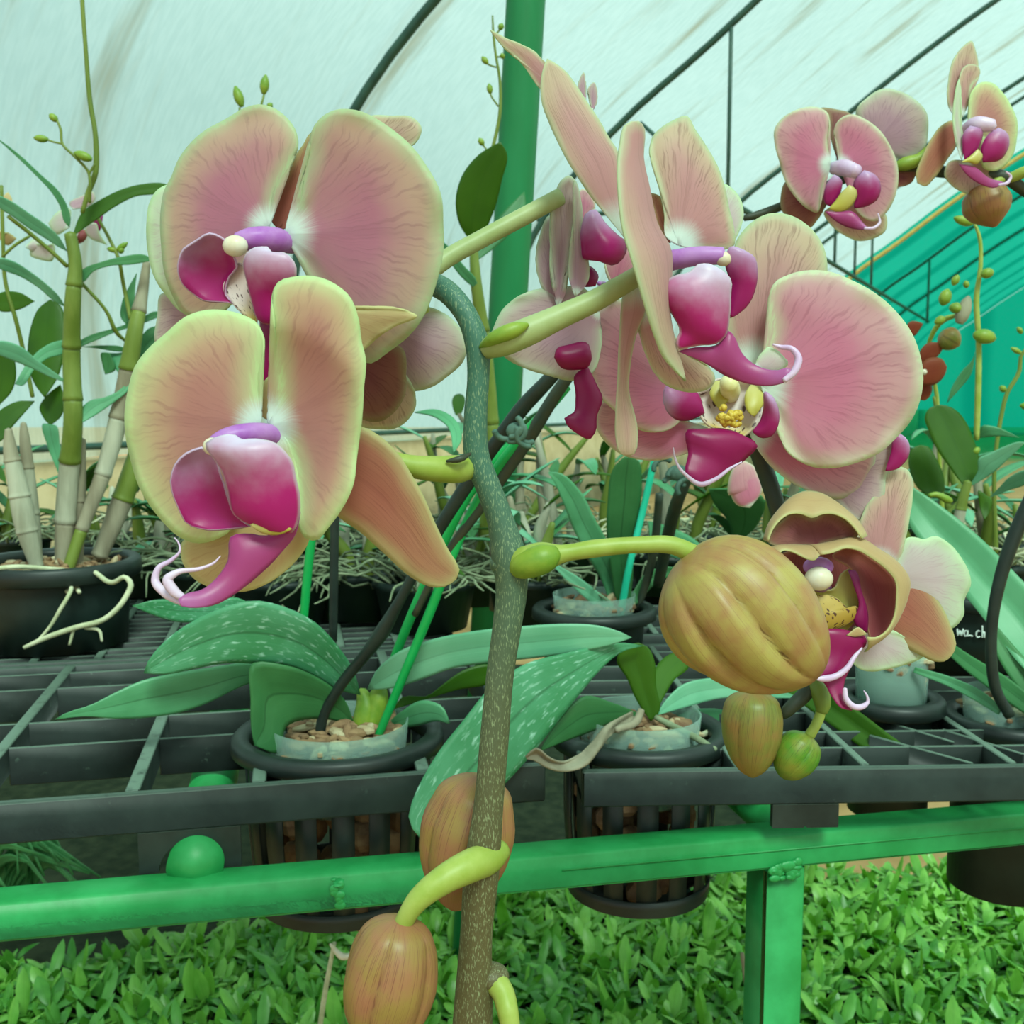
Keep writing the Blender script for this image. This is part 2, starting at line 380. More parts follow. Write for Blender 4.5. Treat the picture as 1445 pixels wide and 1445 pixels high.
M['yelspot'] = lip_mat('callus_spotted', '#b8923a', '#d0b468', '#d8c8a0', .3, .9, spots=.9, sr=.36)
M['col_p'] = plain('column_purple', '#ac5cc0', '#c48cd0', .4, .4, 80., .05, trans=.15)
M['white'] = plain('anther_white', '#ece6d8', '#e8d8b8', .35, .4, 90., .05, trans=.15)
M['lav'] = plain('tendril_lavender', '#d8b4dc', '#e6d0e8', .35, .4, 90., .03, trans=.15)
M['callus'] = plain('callus_cream', '#d8cf8a', '#e6dcb0', .4, .4, 120., .1)
M['ped'] = plain('pedicel_green', '#8ea23a', '#a8b45c', .45, .4, 60., .1, trans=.06)
M['ped2'] = plain('pedicel_pale', '#9aa86a', '#aab47e', .45, .4, 60., .1, trans=.06)
M['bract'] = plain('bract_green', '#648a26', '#8a9e36', .45, .4, 70., .15)
M['stem'] = stem_mat('spike_stem', '#5a5234', '#3f6a58')
M['stemdk'] = plain('dark_stem', '#3a3d2c', '#2c3a30', .5, .4, 60., .15)
M['bud1'] = bud_mat('bud_tan', '#ae9e54', '#a67c4e', '#7c4038', '#9e6242', .38)
M['bud2'] = bud_mat('bud_rust', '#96793e', '#a06a4c', '#6a2c30', '#9a6040')
M['bud3'] = bud_mat('bud_olive', '#7a8238', '#92703c', '#4c3a26', '#94702a')
M['bud4'] = bud_mat('bud_green', '#4f8a24', '#8a8a34', '#3c4a1a', '#5c7020')
M['leaf'] = leaf_mat('leaf_green', '#468f5e', '#66b080')
M['leafsp'] = leaf_mat('leaf_speckled', '#3a8a56', '#5aa67c', spots=.9)
M['leafdk'] = leaf_mat('leaf_dark', '#34703e', '#468a50', rough=.5)
M['leaflt'] = leaf_mat('leaf_blue_green', '#66b088', '#86c8a2', midrib=.25)
M['leafol'] = leaf_mat('leaf_backlit', '#3c6a10', '#4c7c18', trans=.45, tcol='#4f8a08', midrib=.15, stripes=.3)
M['leafband'] = leaf_mat('leaf_strap', '#56a070', '#68b080', midrib=.1, stripes=.1)
M['seed'] = leaf_mat('seedling_leaf', '#408c26', '#98d464', rough=.3, trans=.3, tcol='#6cb020', midrib=.25, stripes=.2)
M['seed2'] = leaf_mat('seedling_leaf_deep', '#2c7026', '#74bc54', rough=.3, trans=.3, tcol='#5ca020', midrib=.25, stripes=.2)
M['black'] = plain('black_plastic', '#161f1c', '#232e2a', .45, .45, 30., .1)
M['blackdk'] = plain('black_pot_plastic', '#10201c', '#1a2a26', .5, .4, 30., .1)
M['tray'] = toplit_dusty('tray_plastic', '#1a221f', '#2c3632', '#4c5c52')
M['traytop'] = toplit_dusty('tray_bar_plastic', '#161e1b', '#242d2a', '#64786a')
M['green'] = plain('green_paint', '#18823e', '#2c9a54', .45, .45, 26., .25)
M['greendk'] = plain('green_pole_paint', '#0e6e3a', '#1c8450', .5, .4, 9., .1, stretch=(1, 1, .25))
M['stake'] = plain('green_stake', '#0c9a48', '#12a856', .4, .4, 30., .1)
M['teal'] = plain('teal_stake', '#20c8a0', '#30d0b0', .4, .4, 30., .05)
M['bstake'] = plain('black_stake', '#151f1c', '#22302a', .45, .4, 40., .1)
M['cane'] = plain('cane_green', '#5c7024', '#78883c', .5, .35, 40., .15, stretch=(1, 1, .3))
M['canebrown'] = plain('cane_sheath', '#7c7460', '#a09a84', .7, .2, 40., .3, stretch=(1, 1, .2))
M['canegrey'] = plain('cane_papery', '#8c8c78', '#b4b4a0', .8, .2, 40., .3, stretch=(1, 1, .2))
M['root'] = plain('root_pale', '#a8ae88', '#d0d0b0', .7, .2, 60., .2)
M['rootdk'] = plain('root_tangle', '#5c6c50', '#8c9678', .8, .2, 60., .2)
M['bark'] = plain('bark_chips', '#705440', '#9c7e5c', .8, .2, 60., .4)
M['barklt'] = plain('bark_chips_pale', '#a08a68', '#c0b494', .8, .2, 60., .3)
M['sand'] = plain('sandy_ground', '#8c7048', '#b09064', .9, .1, 4., .4, bd=.02)
M['plinth'] = plain('plinth_plaster', '#b8a078', '#cfb890', .9, .1, 5., .3, bd=.01)
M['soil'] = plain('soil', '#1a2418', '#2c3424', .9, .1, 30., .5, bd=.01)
M['steel'] = plain('rib_steel', '#28463e', '#35564a', .5, .4, 12., .1)
M['bamboo'] = plain('bamboo_yellow', '#c0a050', '#d0b468', .6, .3, 12., .1)
M['net'] = net_mat('shade_net_white', '#d6f2ec', '#a09a6c', '#dcfbf6', stain_amt=.8, open_=.46)
M['nett'] = net_mat('shade_net_teal', '#20d8b4', '#18c8a0', '#0cdcb0', .42, .2, seam=.45)
M['chalk'] = plain('white_paint_writing', '#d8e4de', '#e4ece8', .7, .2, 40., 0.)
M['redfl'] = petal_mat('petal_red_brown', '#8c3a22', '#94482a', '#8c5030', vein='#5c1c14', white='#c07a50', wamt=.1)
M['clipg'] = plain('clip_green_grey', '#3c5c50', '#567468', .6, .3, 60., .3)
# clear plastic cup
N = NT('clear_plastic'); g = N.n('BsdfGlass', {'Color': (.9, 1, .96, 1), 'Roughness': .15, 'IOR': 1.1}); tr = N.n('BsdfTransparent', {0: (.88, .97, .93, 1)})
df = N.n('BsdfDiffuse', {0: lin('#a8c8bc')}); m1 = N.n('MixShader', {0: .35, 1: tr.outputs[0], 2: g.outputs[0]}); m2 = N.n('MixShader', {0: .3, 1: m1.outputs[0], 2: df.outputs[0]})
N.t.links.new(m2.outputs[0], N.out.inputs[0]); M['clear'] = N.m
# ------------------------------------------------------------------ the greenhouse tunnel
YAW = math.radians(27.28)
AX = np.array([math.sin(YAW), math.cos(YAW), 0.]); LF = np.array([-math.cos(YAW), math.sin(YAW), 0.]); UP = np.array([0, 0, 1.])
def tun(U, V, H): return CAM + AX * U + LF * V + UP * H      # U along the tunnel, V to its left, H above the lens
PROF = [(3.72, -.25), (3.74, .45), (3.55, 1.15), (3.2, 1.62), (2.8, 1.98), (2.25, 2.36), (1.54, 2.88), (.7, 3.42), (0., 3.78), (-.6, 3.9)]
PROF = PROF + [(-1.2 - v, h) for v, h in PROF[-2::-1]]
PR = catmull(np.array(PROF), 60)
PL = np.concatenate([[0], np.cumsum(np.linalg.norm(np.diff(PR, axis=0), axis=1))])
def vault(name, U0, U1, mat, nu=14, bulge=.05, parent=None):
    V = []; uv = []
    us = np.linspace(U0, U1, nu)
    for u in us:
        for k, (v, h) in enumerate(PR):
            b = bulge * math.sin(u * 2.24) ** 2
            V.append(tun(u, v * (1 + b * .1) + .0, h + b * .3)); uv.append((u, PL[k]))
    m = len(PR); Fc = [(i*m+j, i*m+j+1, (i+1)*m+j+1, (i+1)*m+j) for i in range(nu-1) for j in range(m-1)]
    return obj(name, V, Fc, mat, parent, uv=uv)
ceil = vault('ceiling', -4.0, 16.6, M['net'], 60)
tag(ceil, 'arched white shade net ceiling of the greenhouse with brown water streaks', kind='structure')
ceil2 = vault('ceiling', 16.6, 34., M['nett'], 30)
tag(ceil2, 'teal shade net at the far end of the greenhouse tunnel', kind='structure')
EV = [tun(34., v, h) for v, h in PR]; EV = [tun(34., PR[0][0], -.96)] + EV + [tun(34., PR[-1][0], -.96), tun(34., -.6, -.96)]
endw = obj('wall_back', EV, [(i, i + 1, len(EV) - 1) for i in range(len(EV) - 2)], M['nett'], uv=[(float(p @ LF), float(p[2])) for p in EV])
tag(endw, 'teal net wall closing the far end of the tunnel', kind='structure')
def arch(U, r, mat, dV=.06, name='arch_rib', lo=0):
    P = [tun(U, v - dV if v > -.6 else v + dV, h - dV * .8) for v, h in PR[lo:]]
    MB().tube(P, r, n=10).build(name, mat, ceil)
for U, r in [(4.52, .026), (7.0, .024), (10.15, .024), (12.95, .024), (13.7, .02), (1.2, .026), (19.5, .024), (23., .024)]:
    arch(U, r, M['steel'])
arch(16.6, .03, M['bamboo'], name='arch_rib')
# purlin hung below the arches, its struts and tie rods
MB().tube([tun(6.9, 2.0, 1.33), tun(19.4, 2.0, 1.36)], .022, n=10).build('purlin', M['steel'], ceil)
for U, top, r in [(7.0, 2.47, .014), (10.8, 2.43, .016), (11.95, 2.4, .016), (13.1, 2.4, .016), (19.2, 2.4, .022)]:
    MB().tube([tun(U, 2.0, 1.33), tun(U, 2.0, top)], r, n=8).build('strut', M['steel'], ceil)
MB().tube([tun(7.0, 2.0, 1.33), tun(7.0, 3.4, 1.31)], .018, n=8).build('tie_rod', M['steel'], ceil)
MB().tube([tun(7.0, 2.0, 1.33), tun(7.0, 2.62, 1.9)], .014, n=8).build('tie_rod', M['steel'], ceil)
# dark wire along the foot of the net, low plinth wall, ground
MB().tube([tun(u, 3.66, -.19) for u in np.linspace(-3, 30, 20)], .016, n=8).build('foot_wire', M['steel'], ceil)
mb = MB()
for a, b in [(-4, 40)]:
    c = tun((a + b) / 2, 3.78, -.25 - .355 + 0.0); mb.box(c, ((b - a) / 2, .09, .355), np.array([AX, LF, UP]), .01)
pl = mb.build('wall_left', M['plinth']); tag(pl, 'low sandy plaster plinth wall under the white net', kind='structure')
sp = MB().box((-.85, 2.65, .002), (1.40, 1.1, .004)).build('floor', M['soil'], smooth=False); tag(sp, 'dark ground patch painted as bench shade behind the seedling bed', kind='structure')  # dark sheet laid over the sand to paint the shade under the bench
fl = MB().box((6, 10, -.03), (26, 30, .03)).build('floor', M['sand'], smooth=False)
tag(fl, 'sandy beige greenhouse ground', kind='structure')

# ------------------------------------------------------------------ green bench frame
ZR = 0.6695                                 # rail top
ZT = 0.72                                   # tray top
RA = onz(0, 1275, ZR); RB = onz(1445, 1148, ZR)
RA[2] = RB[2] = ZR
d = (RB - RA) / np.linalg.norm(RB - RA); nrm = np.array([-d[1], d[0], 0])   # nrm points away from the camera
frame = empty('bench_frame', (RA + RB) / 2 * [1, 1, 0], 'green painted square tube bench frame with welded post under the black trays', 'bench frame')
h = .0122
AXF = np.array([d, nrm, UP])
L = np.linalg.norm(RB - RA) / 2 + .12
railc = (RA + RB) / 2 + nrm * h - UP * h
r0 = MB().box(railc, (L, h, h), AXF, .0022).build('front_rail', M['green'], frame)
mbw = MB()
mbw.box(railc - nrm * (h + .0001) + UP * .0015 + d * L * .5, (L * .5, .0004, .0005), AXF)
mbw.build('rail_seam', M['green'], r0)
def welds(px, py, sc=1., parent=None, n=16, zoff=0.):
    p = onz(px, py, ZR) + nrm * .002; mb = MB()
    for i in range(n):
        q = p + d * random.uniform(-.010, .010) * sc + UP * random.uniform(-.014, .001) * sc + nrm * random.uniform(-.0006, .0006) + UP * zoff
        mb.ball(q, (random.uniform(.002, .006), .0014, random.uniform(.0015, .004)), 8, 6, AXF)
    return mb.build('weld', M['green'], parent or frame)
mbn = MB(); pn = onz(478, 1250, ZR) + nrm * .001
for i in range(14):
    q = pn + d * random.gauss(0, .0016) + nrm * (.018 * (i / 13) if i < 7 else 0) - UP * (0 if i < 7 else .013 * (i - 7) / 6); mbn.ball(q, (random.uniform(.0018, .004), .0022 if i < 7 else .0012, .0010 if i < 7 else .0028), 10, 6, AXF)
mbn.build('weld', M['green'], frame)
p = onz(1107, 1172, ZR)                     # the post
pc = p + nrm * h; ph = ZR - 2 * h
post = MB().box(pc * [1, 1, 0] + UP * ph / 2, (.0152, .0152, ph / 2), AXF, .002).build('post', M['green'], frame)
welds(1112, 1180, .9, n=26, zoff=-.018); welds(1120, 1165, .7, n=10, zoff=.006)
# round crossbars running back under the trays
for px, dz in ((270, .0035), (1140, -.007), (-340, .0035), (1900, .0035)):
    q = onz(px, 1256 - (px - 270) * .088, ZR); q = q + nrm * (2 * h - .0015); r = .0172
    MB().tube([q + UP * dz, q + nrm * 1.3 + UP * dz], r, n=28).build('crossbar', M['green'], frame)
for px in (-250, 1900):
    q = onz(px, 1160, ZR) + nrm * h; MB().box(q * [1, 1, 0] + UP * ph / 2, (.0152, .0152, ph / 2), AXF, .002).build('post', M['green'], frame)
# tall pole rising between the trays
pt = at(742, 0, 1.42); pb = at(690, 890, 1.42); dirp = (pt - pb) / np.linalg.norm(pt - pb)
p0 = pb - dirp * (pb[2] / dirp[2]); p1 = pb + dirp * 2.9
pole = MB().tube([p0, p0 * .5 + p1 * .5, p1], .0255, n=28).build('support_pole', M['greendk'], origin=p0)
tag(pole, 'tall green painted pole leaning slightly behind the main orchid stem', 'pole')

# ------------------------------------------------------------------ black plastic trays
cA = at(478, 1035, .729); cB = at(902, 1032, .748); cC = at(1257, 985, .80); cD = at(1425, 1012, .787)
HA = [(cA, .066)]; HB = [(cB, .056), (cC, .033), (cD, .040)]
def tray(label, A, B, nrm_, depth, xs, ys, notches, apron=.026, diag=(), group=None, holes=()):
    """A, B: ends of the front top edge; xs along it, ys back from it (m)"""
    dd = (B - A) / np.linalg.norm(B - A); nn = np.array([-dd[1], dd[0], 0]) if nrm_ is None else nrm_
    ax = np.array([dd, nn, UP]); W = np.linalg.norm(B - A)
    T = empty('plant_tray', A + dd * W / 2 + nn * depth / 2 - UP * apron, label, 'tray', group)
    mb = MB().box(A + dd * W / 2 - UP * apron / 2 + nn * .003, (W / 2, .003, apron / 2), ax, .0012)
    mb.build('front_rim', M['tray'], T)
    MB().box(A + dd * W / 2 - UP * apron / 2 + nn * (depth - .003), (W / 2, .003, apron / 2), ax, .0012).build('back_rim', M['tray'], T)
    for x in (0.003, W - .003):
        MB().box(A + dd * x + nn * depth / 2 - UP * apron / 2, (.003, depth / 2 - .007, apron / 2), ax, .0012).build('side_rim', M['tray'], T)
    for x0, x1, hh in notches:
        r_ = .019 if x1 - x0 > .05 else .001; cx = (x0 + x1) / 2; V = []; Fc = []; na = 14
        out = [(x0, 0), (x1, 0)]
        for j in range(na + 1):
            q = math.pi * j / na; V += [(cx - r_ * math.cos(q), -hh + min(r_ * math.sin(q), hh * .8)), (x0 + (x1 - x0) * j / na, 0)]
        V += [(x0, -hh), (x1, -hh)]
        Fc = [(2*j, 2*j+2, 2*j+3, 2*j+1) for j in range(na)] + [(2*na+2, 0, 1), (2*na, 2*na+3, 2*na+1)]
        V3 = [A + dd * x - UP * (apron - z * 1.0) + nn * .0032 for x, z in V]
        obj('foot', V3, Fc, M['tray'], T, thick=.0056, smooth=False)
    def cuts(a, b, fixed, along_x):
        S_ = [(a, b)]
        for (cx_, r_) in holes:
            q = cx_ - A; hx, hy = q @ dd, q @ nn; o_, c_ = (hy, hx) if along_x else (hx, hy); k2 = r_ * r_ - (fixed - o_) ** 2
            if k2 <= 0: continue
            k_ = math.sqrt(k2); N_ = []
            for u, v in S_:
                if v <= c_ - k_ or u >= c_ + k_: N_.append((u, v)); continue
                if u < c_ - k_ - .004: N_.append((u, c_ - k_))
                if v > c_ + k_ + .004: N_.append((c_ + k_, v))
            S_ = N_
        return S_
    for x, w_ in xs:
        for a, b in cuts(.007, depth - .007, x, False):
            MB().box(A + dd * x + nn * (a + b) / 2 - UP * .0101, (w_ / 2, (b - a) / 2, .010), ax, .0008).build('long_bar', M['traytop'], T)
    for y, x0, x1 in ys:
        for a, b in cuts(x0 + .004, x1 - .004, y, True):
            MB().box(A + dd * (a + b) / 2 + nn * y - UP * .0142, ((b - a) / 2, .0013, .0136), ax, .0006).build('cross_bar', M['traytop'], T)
    for (x0, y0, x1, y1) in diag:
        a = A + dd * x0 + nn * y0; b = A + dd * x1 + nn * y1; e = (b - a) / np.linalg.norm(b - a)
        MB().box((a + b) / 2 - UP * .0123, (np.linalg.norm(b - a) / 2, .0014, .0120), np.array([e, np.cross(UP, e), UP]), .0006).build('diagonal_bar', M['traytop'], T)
    return T
TA = onz(-330, 1158, ZT); TB = onz(770, 1078, ZT); TA[2] = TB[2] = ZT
dl = (TB - TA) / np.linalg.norm(TB - TA); nl = np.array([-dl[1], dl[0], 0])
def loc(px, py): q = onz(px, py, ZT) - TA; return q @ dl, q @ nl
xs = [loc(185, 1118)[0], loc(365, 1105)[0], loc(-60, 1130)[0], loc(600, 1092)[0]]
W = np.linalg.norm(TB - TA)
edges = sorted([0.004] + xs + [W - .004])
ys = []
for yy in [loc(60, 1051)[1], loc(60, 1018)[1], loc(60, 971)[1], loc(60, 950)[1], loc(60, 921)[1]]:
    for a, b in zip(edges[:-1], edges[1:]): ys.append((yy, a, b))
f0 = loc(193, 1117)[0]; f1 = loc(338, 1107)[0]
tray('black plastic slatted tray left of the main stem, holding the arched speckled leaf pot', TA, TB, None, .352, [(x, .009) for x in xs], ys, [(f0, f1, .026)], holes=HA)
# finer slatted tray behind it
A2 = TA + nl * .362; B2 = TB + nl * .362
edges2 = np.linspace(.004, W - .004, 9)
ys2 = [(y, a, b) for y in np.arange(.022, .33, .024) for a, b in zip(edges2[:-1], edges2[1:])]
tray('black finely slatted tray behind the left tray, under the dendrobium pot', A2, B2, None, .345, [(x, .008) for x in edges2[1:-1]], ys2, [])
A4 = A2 + nl * .375; B4 = B2 + nl * .375
tray('black slatted tray farthest back on the left of the bench', A4, B4, None, .5, [(x, .008) for x in edges2[1:-1:2]], [(y, edges2[0], edges2[-1]) for y in np.arange(.05, .5, .07)], [])
# right tray
RA_ = onz(822, 1089, ZT); RB_ = onz(1720, 1077, ZT); RA_[2] = RB_[2] = ZT
dr = (RB_ - RA_) / np.linalg.norm(RB_ - RA_); nr = np.array([-dr[1], dr[0], 0])
def locr(px, py): q = onz(px, py, ZT) - RA_; return q @ dr, q @ nr
Wr = np.linalg.norm(RB_ - RA_)
xr = [.105, .19, .29]
er = [.004] + xr + [Wr - .004]
yr = []
for yy in [locr(1250, 1052)[1], locr(1250, 1030)[1], locr(1250, 1003)[1], locr(1200, 975)[1], locr(1250, 955)[1], locr(1300, 935)[1], locr(1300, 915)[1]]:
    yr.append((yy, .004, Wr - .004))
dg = [locr(1380, 1081) + locr(1227, 1036), locr(1346, 1046) + locr(1218, 1007), locr(1330, 1010) + locr(1262, 985), locr(1445, 1063) + locr(1330, 1028)]
dg = [(a, max(b, .008), c, e) for a, b, c, e in dg]
tray('black plastic tray right of the main stem, under the biggest bud and right pots', RA_, RB_, None, .36, [(x, .006) for x in xr], yr,
     [(locr(1092, 1085)[0], locr(1187, 1085)[0], .016)], apron=.0245, diag=dg, holes=HB)
A3 = RA_ + nr * .40 + dr * .02; B3 = RB_ + nr * .40 + dr * .02
tray('black slatted tray at the back right of the bench, holding the middle pots', A3, B3, None, .5, [(x, .007) for x in np.linspace(.1, Wr - .1, 5)], [(y, .004, Wr - .004) for y in np.arange(.04, .5, .06)], [])
# ------------------------------------------------------------------ orchid flowers and buds
class Flower:
    def __init__(s, spray, px, py, D, gx=0., gy=0., column=None, cmat='col_p', label=None):
        s.c = (px, py); s.D = D; s.gx = gx; s.gy = gy
        col = column or [(px, py, .012, 3), (px + 8, py, .026, 3)]
        P = [at(x, y, s.d(x, y) + o) for x, y, o, r in col]; R = [r * mpp(D) for x, y, o, r in col]
        s.o = MB().tube(P, R, n=16, seg=6 * len(col)).build('flower', M[cmat], spray, at(px, py, D))
        if label: s.o['label'] = label
    def d(s, x, y): return s.D + ((x - s.c[0]) * s.gx + (y - s.c[1]) * s.gy) * mpp(s.D)
    def petal(s, name, pts, tip, mat, off=0., tilt=0., cup=.10, side=0., n=26, m=14, **kw):
        """pts: outline from the base round; tip: the point opposite; side: depth added to the right edge (m)"""
        b = np.array(pts[0]); tp = np.array(tip); k = 1 + int(np.argmin([np.hypot(*(np.array(p) - tp)) for p in pts[1:]]))
        Lp, Rp = pts[:k+1], [pts[0]] + pts[:k-1:-1]; ln = np.hypot(*(tp - b))
        def dd(p, sg):
            u = min(1., np.hypot(*(np.array(p) - b)) / ln)
            return s.d(*p) + off + tilt * u * u + sg * side * math.sin(math.pi * min(1, u)) * .5
        L = [(x, y, dd((x, y), -1)) for x, y in Lp]; R = [(x, y, dd((x, y), 1)) for x, y in Rp]
        kw.setdefault('thick', .0007)
        if name in ('petal', 'sepal') and not kw.get('fold'): return s.fan(name, pts, tp, M[mat], lambda p: dd(p, 0), cup, kw['thick'])
        kw.setdefault('ruffle', .012)
        return sheet(name, L, R, M[mat], s.o, n=n, m=m, cup=cup, **kw)
    def fan(s, name, pts, tp, mat, dep, cup, thick, no=84, nr=18):
        """petal spread out from its claw: veins and colour run out from the base"""
        b = np.array(pts[0], float); O = catmull(np.array(list(pts) + [pts[0]], float), no + 1)[:-1]
        rr = np.linspace(0, 1, nr) ** .9; ph = random.random() * 6
        Q = [b] + [b + r * (o - b) for r in rr[1:] for o in O[1:]]; Q = np.array(Q); m = no - 1
        V = np.array([at(x, y, dep((x, y))) for x, y in Q]); k = mpp(s.D)
        ob = O[np.hypot(*(O - b).T) > .16 * np.hypot(*(tp - b))]; E = np.sqrt(((Q[:, None] - ob[None])**2).sum(-1)).min(1); mx = E.max(); E /= mx
        rad = np.hypot(*(Q - b).T); rad /= rad.max()
        t = np.concatenate([[.5]] + [np.arange(m) / (m - 1)] * (nr - 1)); sr = np.concatenate([[0]] + [np.full(m, r) for r in rr[1:]])
        view = CAM - V.mean(0); view /= np.linalg.norm(view)
        edge_w = np.maximum(0, 1 - E * 3) ** 2 * np.minimum(1, rad * 2)
        disp = cup * 1.2 * mx * k * (1 - (1 - np.minimum(E, 1)) ** 2.2) + edge_w * mx * k * .045 * (np.sin(t * 34 + ph) + .6 * np.sin(t * 61 + ph * 2))
        disp = disp + mx * k * .022 * np.sin(t * 13 + ph) * rad
        V = V + view * disp[:, None]
        Fc = [(0, 1 + j, 2 + j) for j in range(m - 1)] + [(1 + i*m + j, 1 + (i+1)*m + j, 2 + (i+1)*m + j, 2 + i*m + j) for i in range(nr - 2) for j in range(m - 1)]
        return obj(name, V, Fc, mat, s.o, uv=np.column_stack([sr, t]), attrs={'edge': E, 'rad': rad}, thick=thick)
    def band(s, name, inner, outer, mat, oi, oo, **kw):
        """a rolled petal margin between two lines"""
        return sheet(name, [(x, y, s.d(x, y) + oi) for x, y in inner], [(x, y, s.d(x, y) + oo) for x, y in outer], M[mat], s.o, **kw)
    def tube(s, name, pts, mat, n=10, **kw):
        """pts: (x, y, depth offset, radius px)"""
        P = [at(x, y, s.d(x, y) + o) for x, y, o, r in pts]; R = [r * mpp(s.D) for x, y, o, r in pts]
        return MB().tube(P, R, n=n, seg=8 * len(pts)).build(name, M[mat], s.o, **kw)
    def ball(s, name, x, y, off, rx, ry, mat, rz=None):
        k = mpp(s.D); return MB().ball(at(x, y, s.d(x, y) + off), (rx * k, (rz or min(rx, ry)) * k, ry * k), 18, 12).build(name, M[mat], s.o)

def bud(name, A, B, prof, mat, parent, nr=5, deep=.16, twist=0., ph=0., sq=1., pw=.55, label=None, nu=30, nv=110, tipbend=None):
    """A, B: base and tip (x, y, distance); prof: (fraction, radius px); nr ridged lobes"""
    a = at(*A); b = at(*B); T = b - a; Lg = np.linalg.norm(T); T /= Lg
    tocam = CAM - a; u = tocam - T * (tocam @ T); u /= np.linalg.norm(u); v = np.cross(T, u)
    p = np.array(prof, float); k = mpp(.5 * (A[2] + B[2]))
    ss = .5 - .5 * np.cos(np.linspace(0, math.pi, nu)); th = np.linspace(0, math.pi, 241); rf = np.interp(.5 - .5 * np.cos(th), p[:, 0], p[:, 1])
    rf = np.convolve(np.pad(rf, 12, mode='reflect', reflect_type='odd'), np.ones(25) / 25, 'valid'); rr = np.interp(np.linspace(0, math.pi, nu), th, rf)
    V = []; uv = []; gr = []
    for i, s_ in enumerate(ss):
        for j in range(nv):
            q = 2 * math.pi * j / nv; x_ = (nr * (q - ph - twist * s_) / (2 * math.pi)) % 1.0; w = min(1., x_ / .30) ** pw * (1 - .5 * x_ ** 4)
            dp = deep * math.sin(math.pi * min(1, .02 + s_ * .96)) ** .8
            r = max(rr[i], .3) * k * (1 - dp + dp * w)
            V.append(a + T * Lg * s_ + u * r * sq * math.cos(q) + v * r * math.sin(q)); uv.append((s_, ((nr * (q - ph - twist * s_) / (2 * math.pi)) % 1.0)))
            gr.append(w)
    Fc = [(i*nv+j, i*nv+(j+1) % nv, (i+1)*nv+(j+1) % nv, (i+1)*nv+j) for i in range(nu-1) for j in range(nv)]
    V.append(a); V.append(b); uv += [(0, .5), (1, .5)]; gr += [1, 1]
    Fc += [((j+1) % nv, j, nu*nv) for j in range(nv)] + [((nu-1)*nv+j, (nu-1)*nv+(j+1) % nv, nu*nv+1) for j in range(nv)]
    o = obj(name, V, Fc, M[mat], parent, a, uv=uv, attrs={'edge': gr})
    if label: o['label'] = label
    return o

z1 = zc(170, 120, 2.89); z2 = zc(170, 480, 2.89); z3 = zc(680, 30, 3.6125); z4 = zc(690, 320, 2.258)
zg = zc(820, 320, 3.803); zh = zc(690, 240, 3.6125); zk = zc(1080, 660, 4.0133); z5 = zc(1060, 0, 3.753); zb = zc(1000, 940, 8.028)
p1 = lambda z, x, y: z([(x, y)])[0]

# ---- the main spray in front
spray = empty('orchid_spray', at(665, 1470, .36), 'nearest orchid spray, thick speckled grey green stem with pink flowers and ribbed buds', 'orchid')
DS = .362
pxtube('stem', [(664, 1500, DS, 32), (668, 1420, DS, 29), (672, 1320, DS, 24), (680, 1225, DS, 26), (690, 1130, DS, 21.5), (697, 1050, DS, 21), (706, 950, DS, 20), (716, 880, DS, 21),
                (722, 825, DS, 23), (718, 785, DS, 25), (708, 740, DS, 19.5), (690, 690, DS, 18), (673, 645, DS, 18), (671, 590, DS, 16.5), (675, 530, DS, 15.5), (674, 490, DS, 17),
                (661, 450, DS + .001, 15.5), (638, 418, DS + .004, 16), (610, 400, DS + .012, 16), (575, 392, DS + .022, 14), (530, 392, DS + .03, 12)], M['stem'], spray, seg=130, n=24)
for x, y, r in [(655, 655, 20), (716, 795, 26), (686, 492, 20), (680, 1222, 27), (694, 1378, 26)]:
    MB().ball(at(x, y, DS + .001), (r * mpp(DS), r * mpp(DS), r * .75 * mpp(DS)), 16, 10).build('stem_node', M['stem'], spray)
# pedicels with their bracts
pxtube('pedicel', [(712, 796, DS + .005, 14), (728, 793, DS - .001, 19), (742, 791, DS - .004, 21), (768, 786, DS - .004, 22), (790, 782, DS - .004, 14), (840, 774, DS - .003, 13), (900, 769, DS - .002, 12), (950, 770, DS - .001, 13), (985, 785, DS, 14)], M['ped'], spray, n=18)
pxtube('bract', [(722, 802, DS + .001, 12), (742, 797, DS - .006, 20), (770, 787, DS - .007, 21), (784, 780, DS - .005, 12)], M['bract'], spray, n=16)
pxtube('pedicel', [(684, 494, DS - .002, 13), (705, 484, DS - .004, 20), (740, 470, DS - .003, 20), (790, 447, DS, 17), (840, 424, DS + .003, 15.5), (885, 398, DS + .006, 14), (930, 372, DS + .012, 13)], M['ped2'], spray, n=18)
pxtube('bract', [(678, 490, DS - .004, 3), (700, 476, DS - .009, 10), (730, 464, DS - .009, 10), (745, 458, DS - .008, 3)], M['bract'], spray, n=12)
pxtube('pedicel', [(676, 658, DS + .006, 10), (660, 660, DS + .001, 17), (645, 662, DS - .004, 20), (620, 662, DS - .008, 19), (575, 657, DS - .012, 16), (520, 640, DS - .014, 14), (440, 610, DS - .012, 13)], M['ped'], spray, n=18)
pxtube('bract', [(664, 640, DS - .008, 2), (648, 648, DS - .012, 5), (630, 651, DS - .012, 2)], M['stemdk'], spray, n=8)
pxtube('pedicel', [(590, 398, DS + .022, 12), (626, 368, DS + .028, 13), (680, 337, DS + .034, 12.5), (740, 305, DS + .040, 12.5), (790, 278, DS + .046, 12)], M['ped2'], spray, n=16)
pxtube('pedicel', [(600, 430, DS + .024, 11), (580, 442, DS + .026, 12), (540, 450, DS + .03, 11), (480, 440, DS + .03, 11)], M['ped'], spray, n=14)
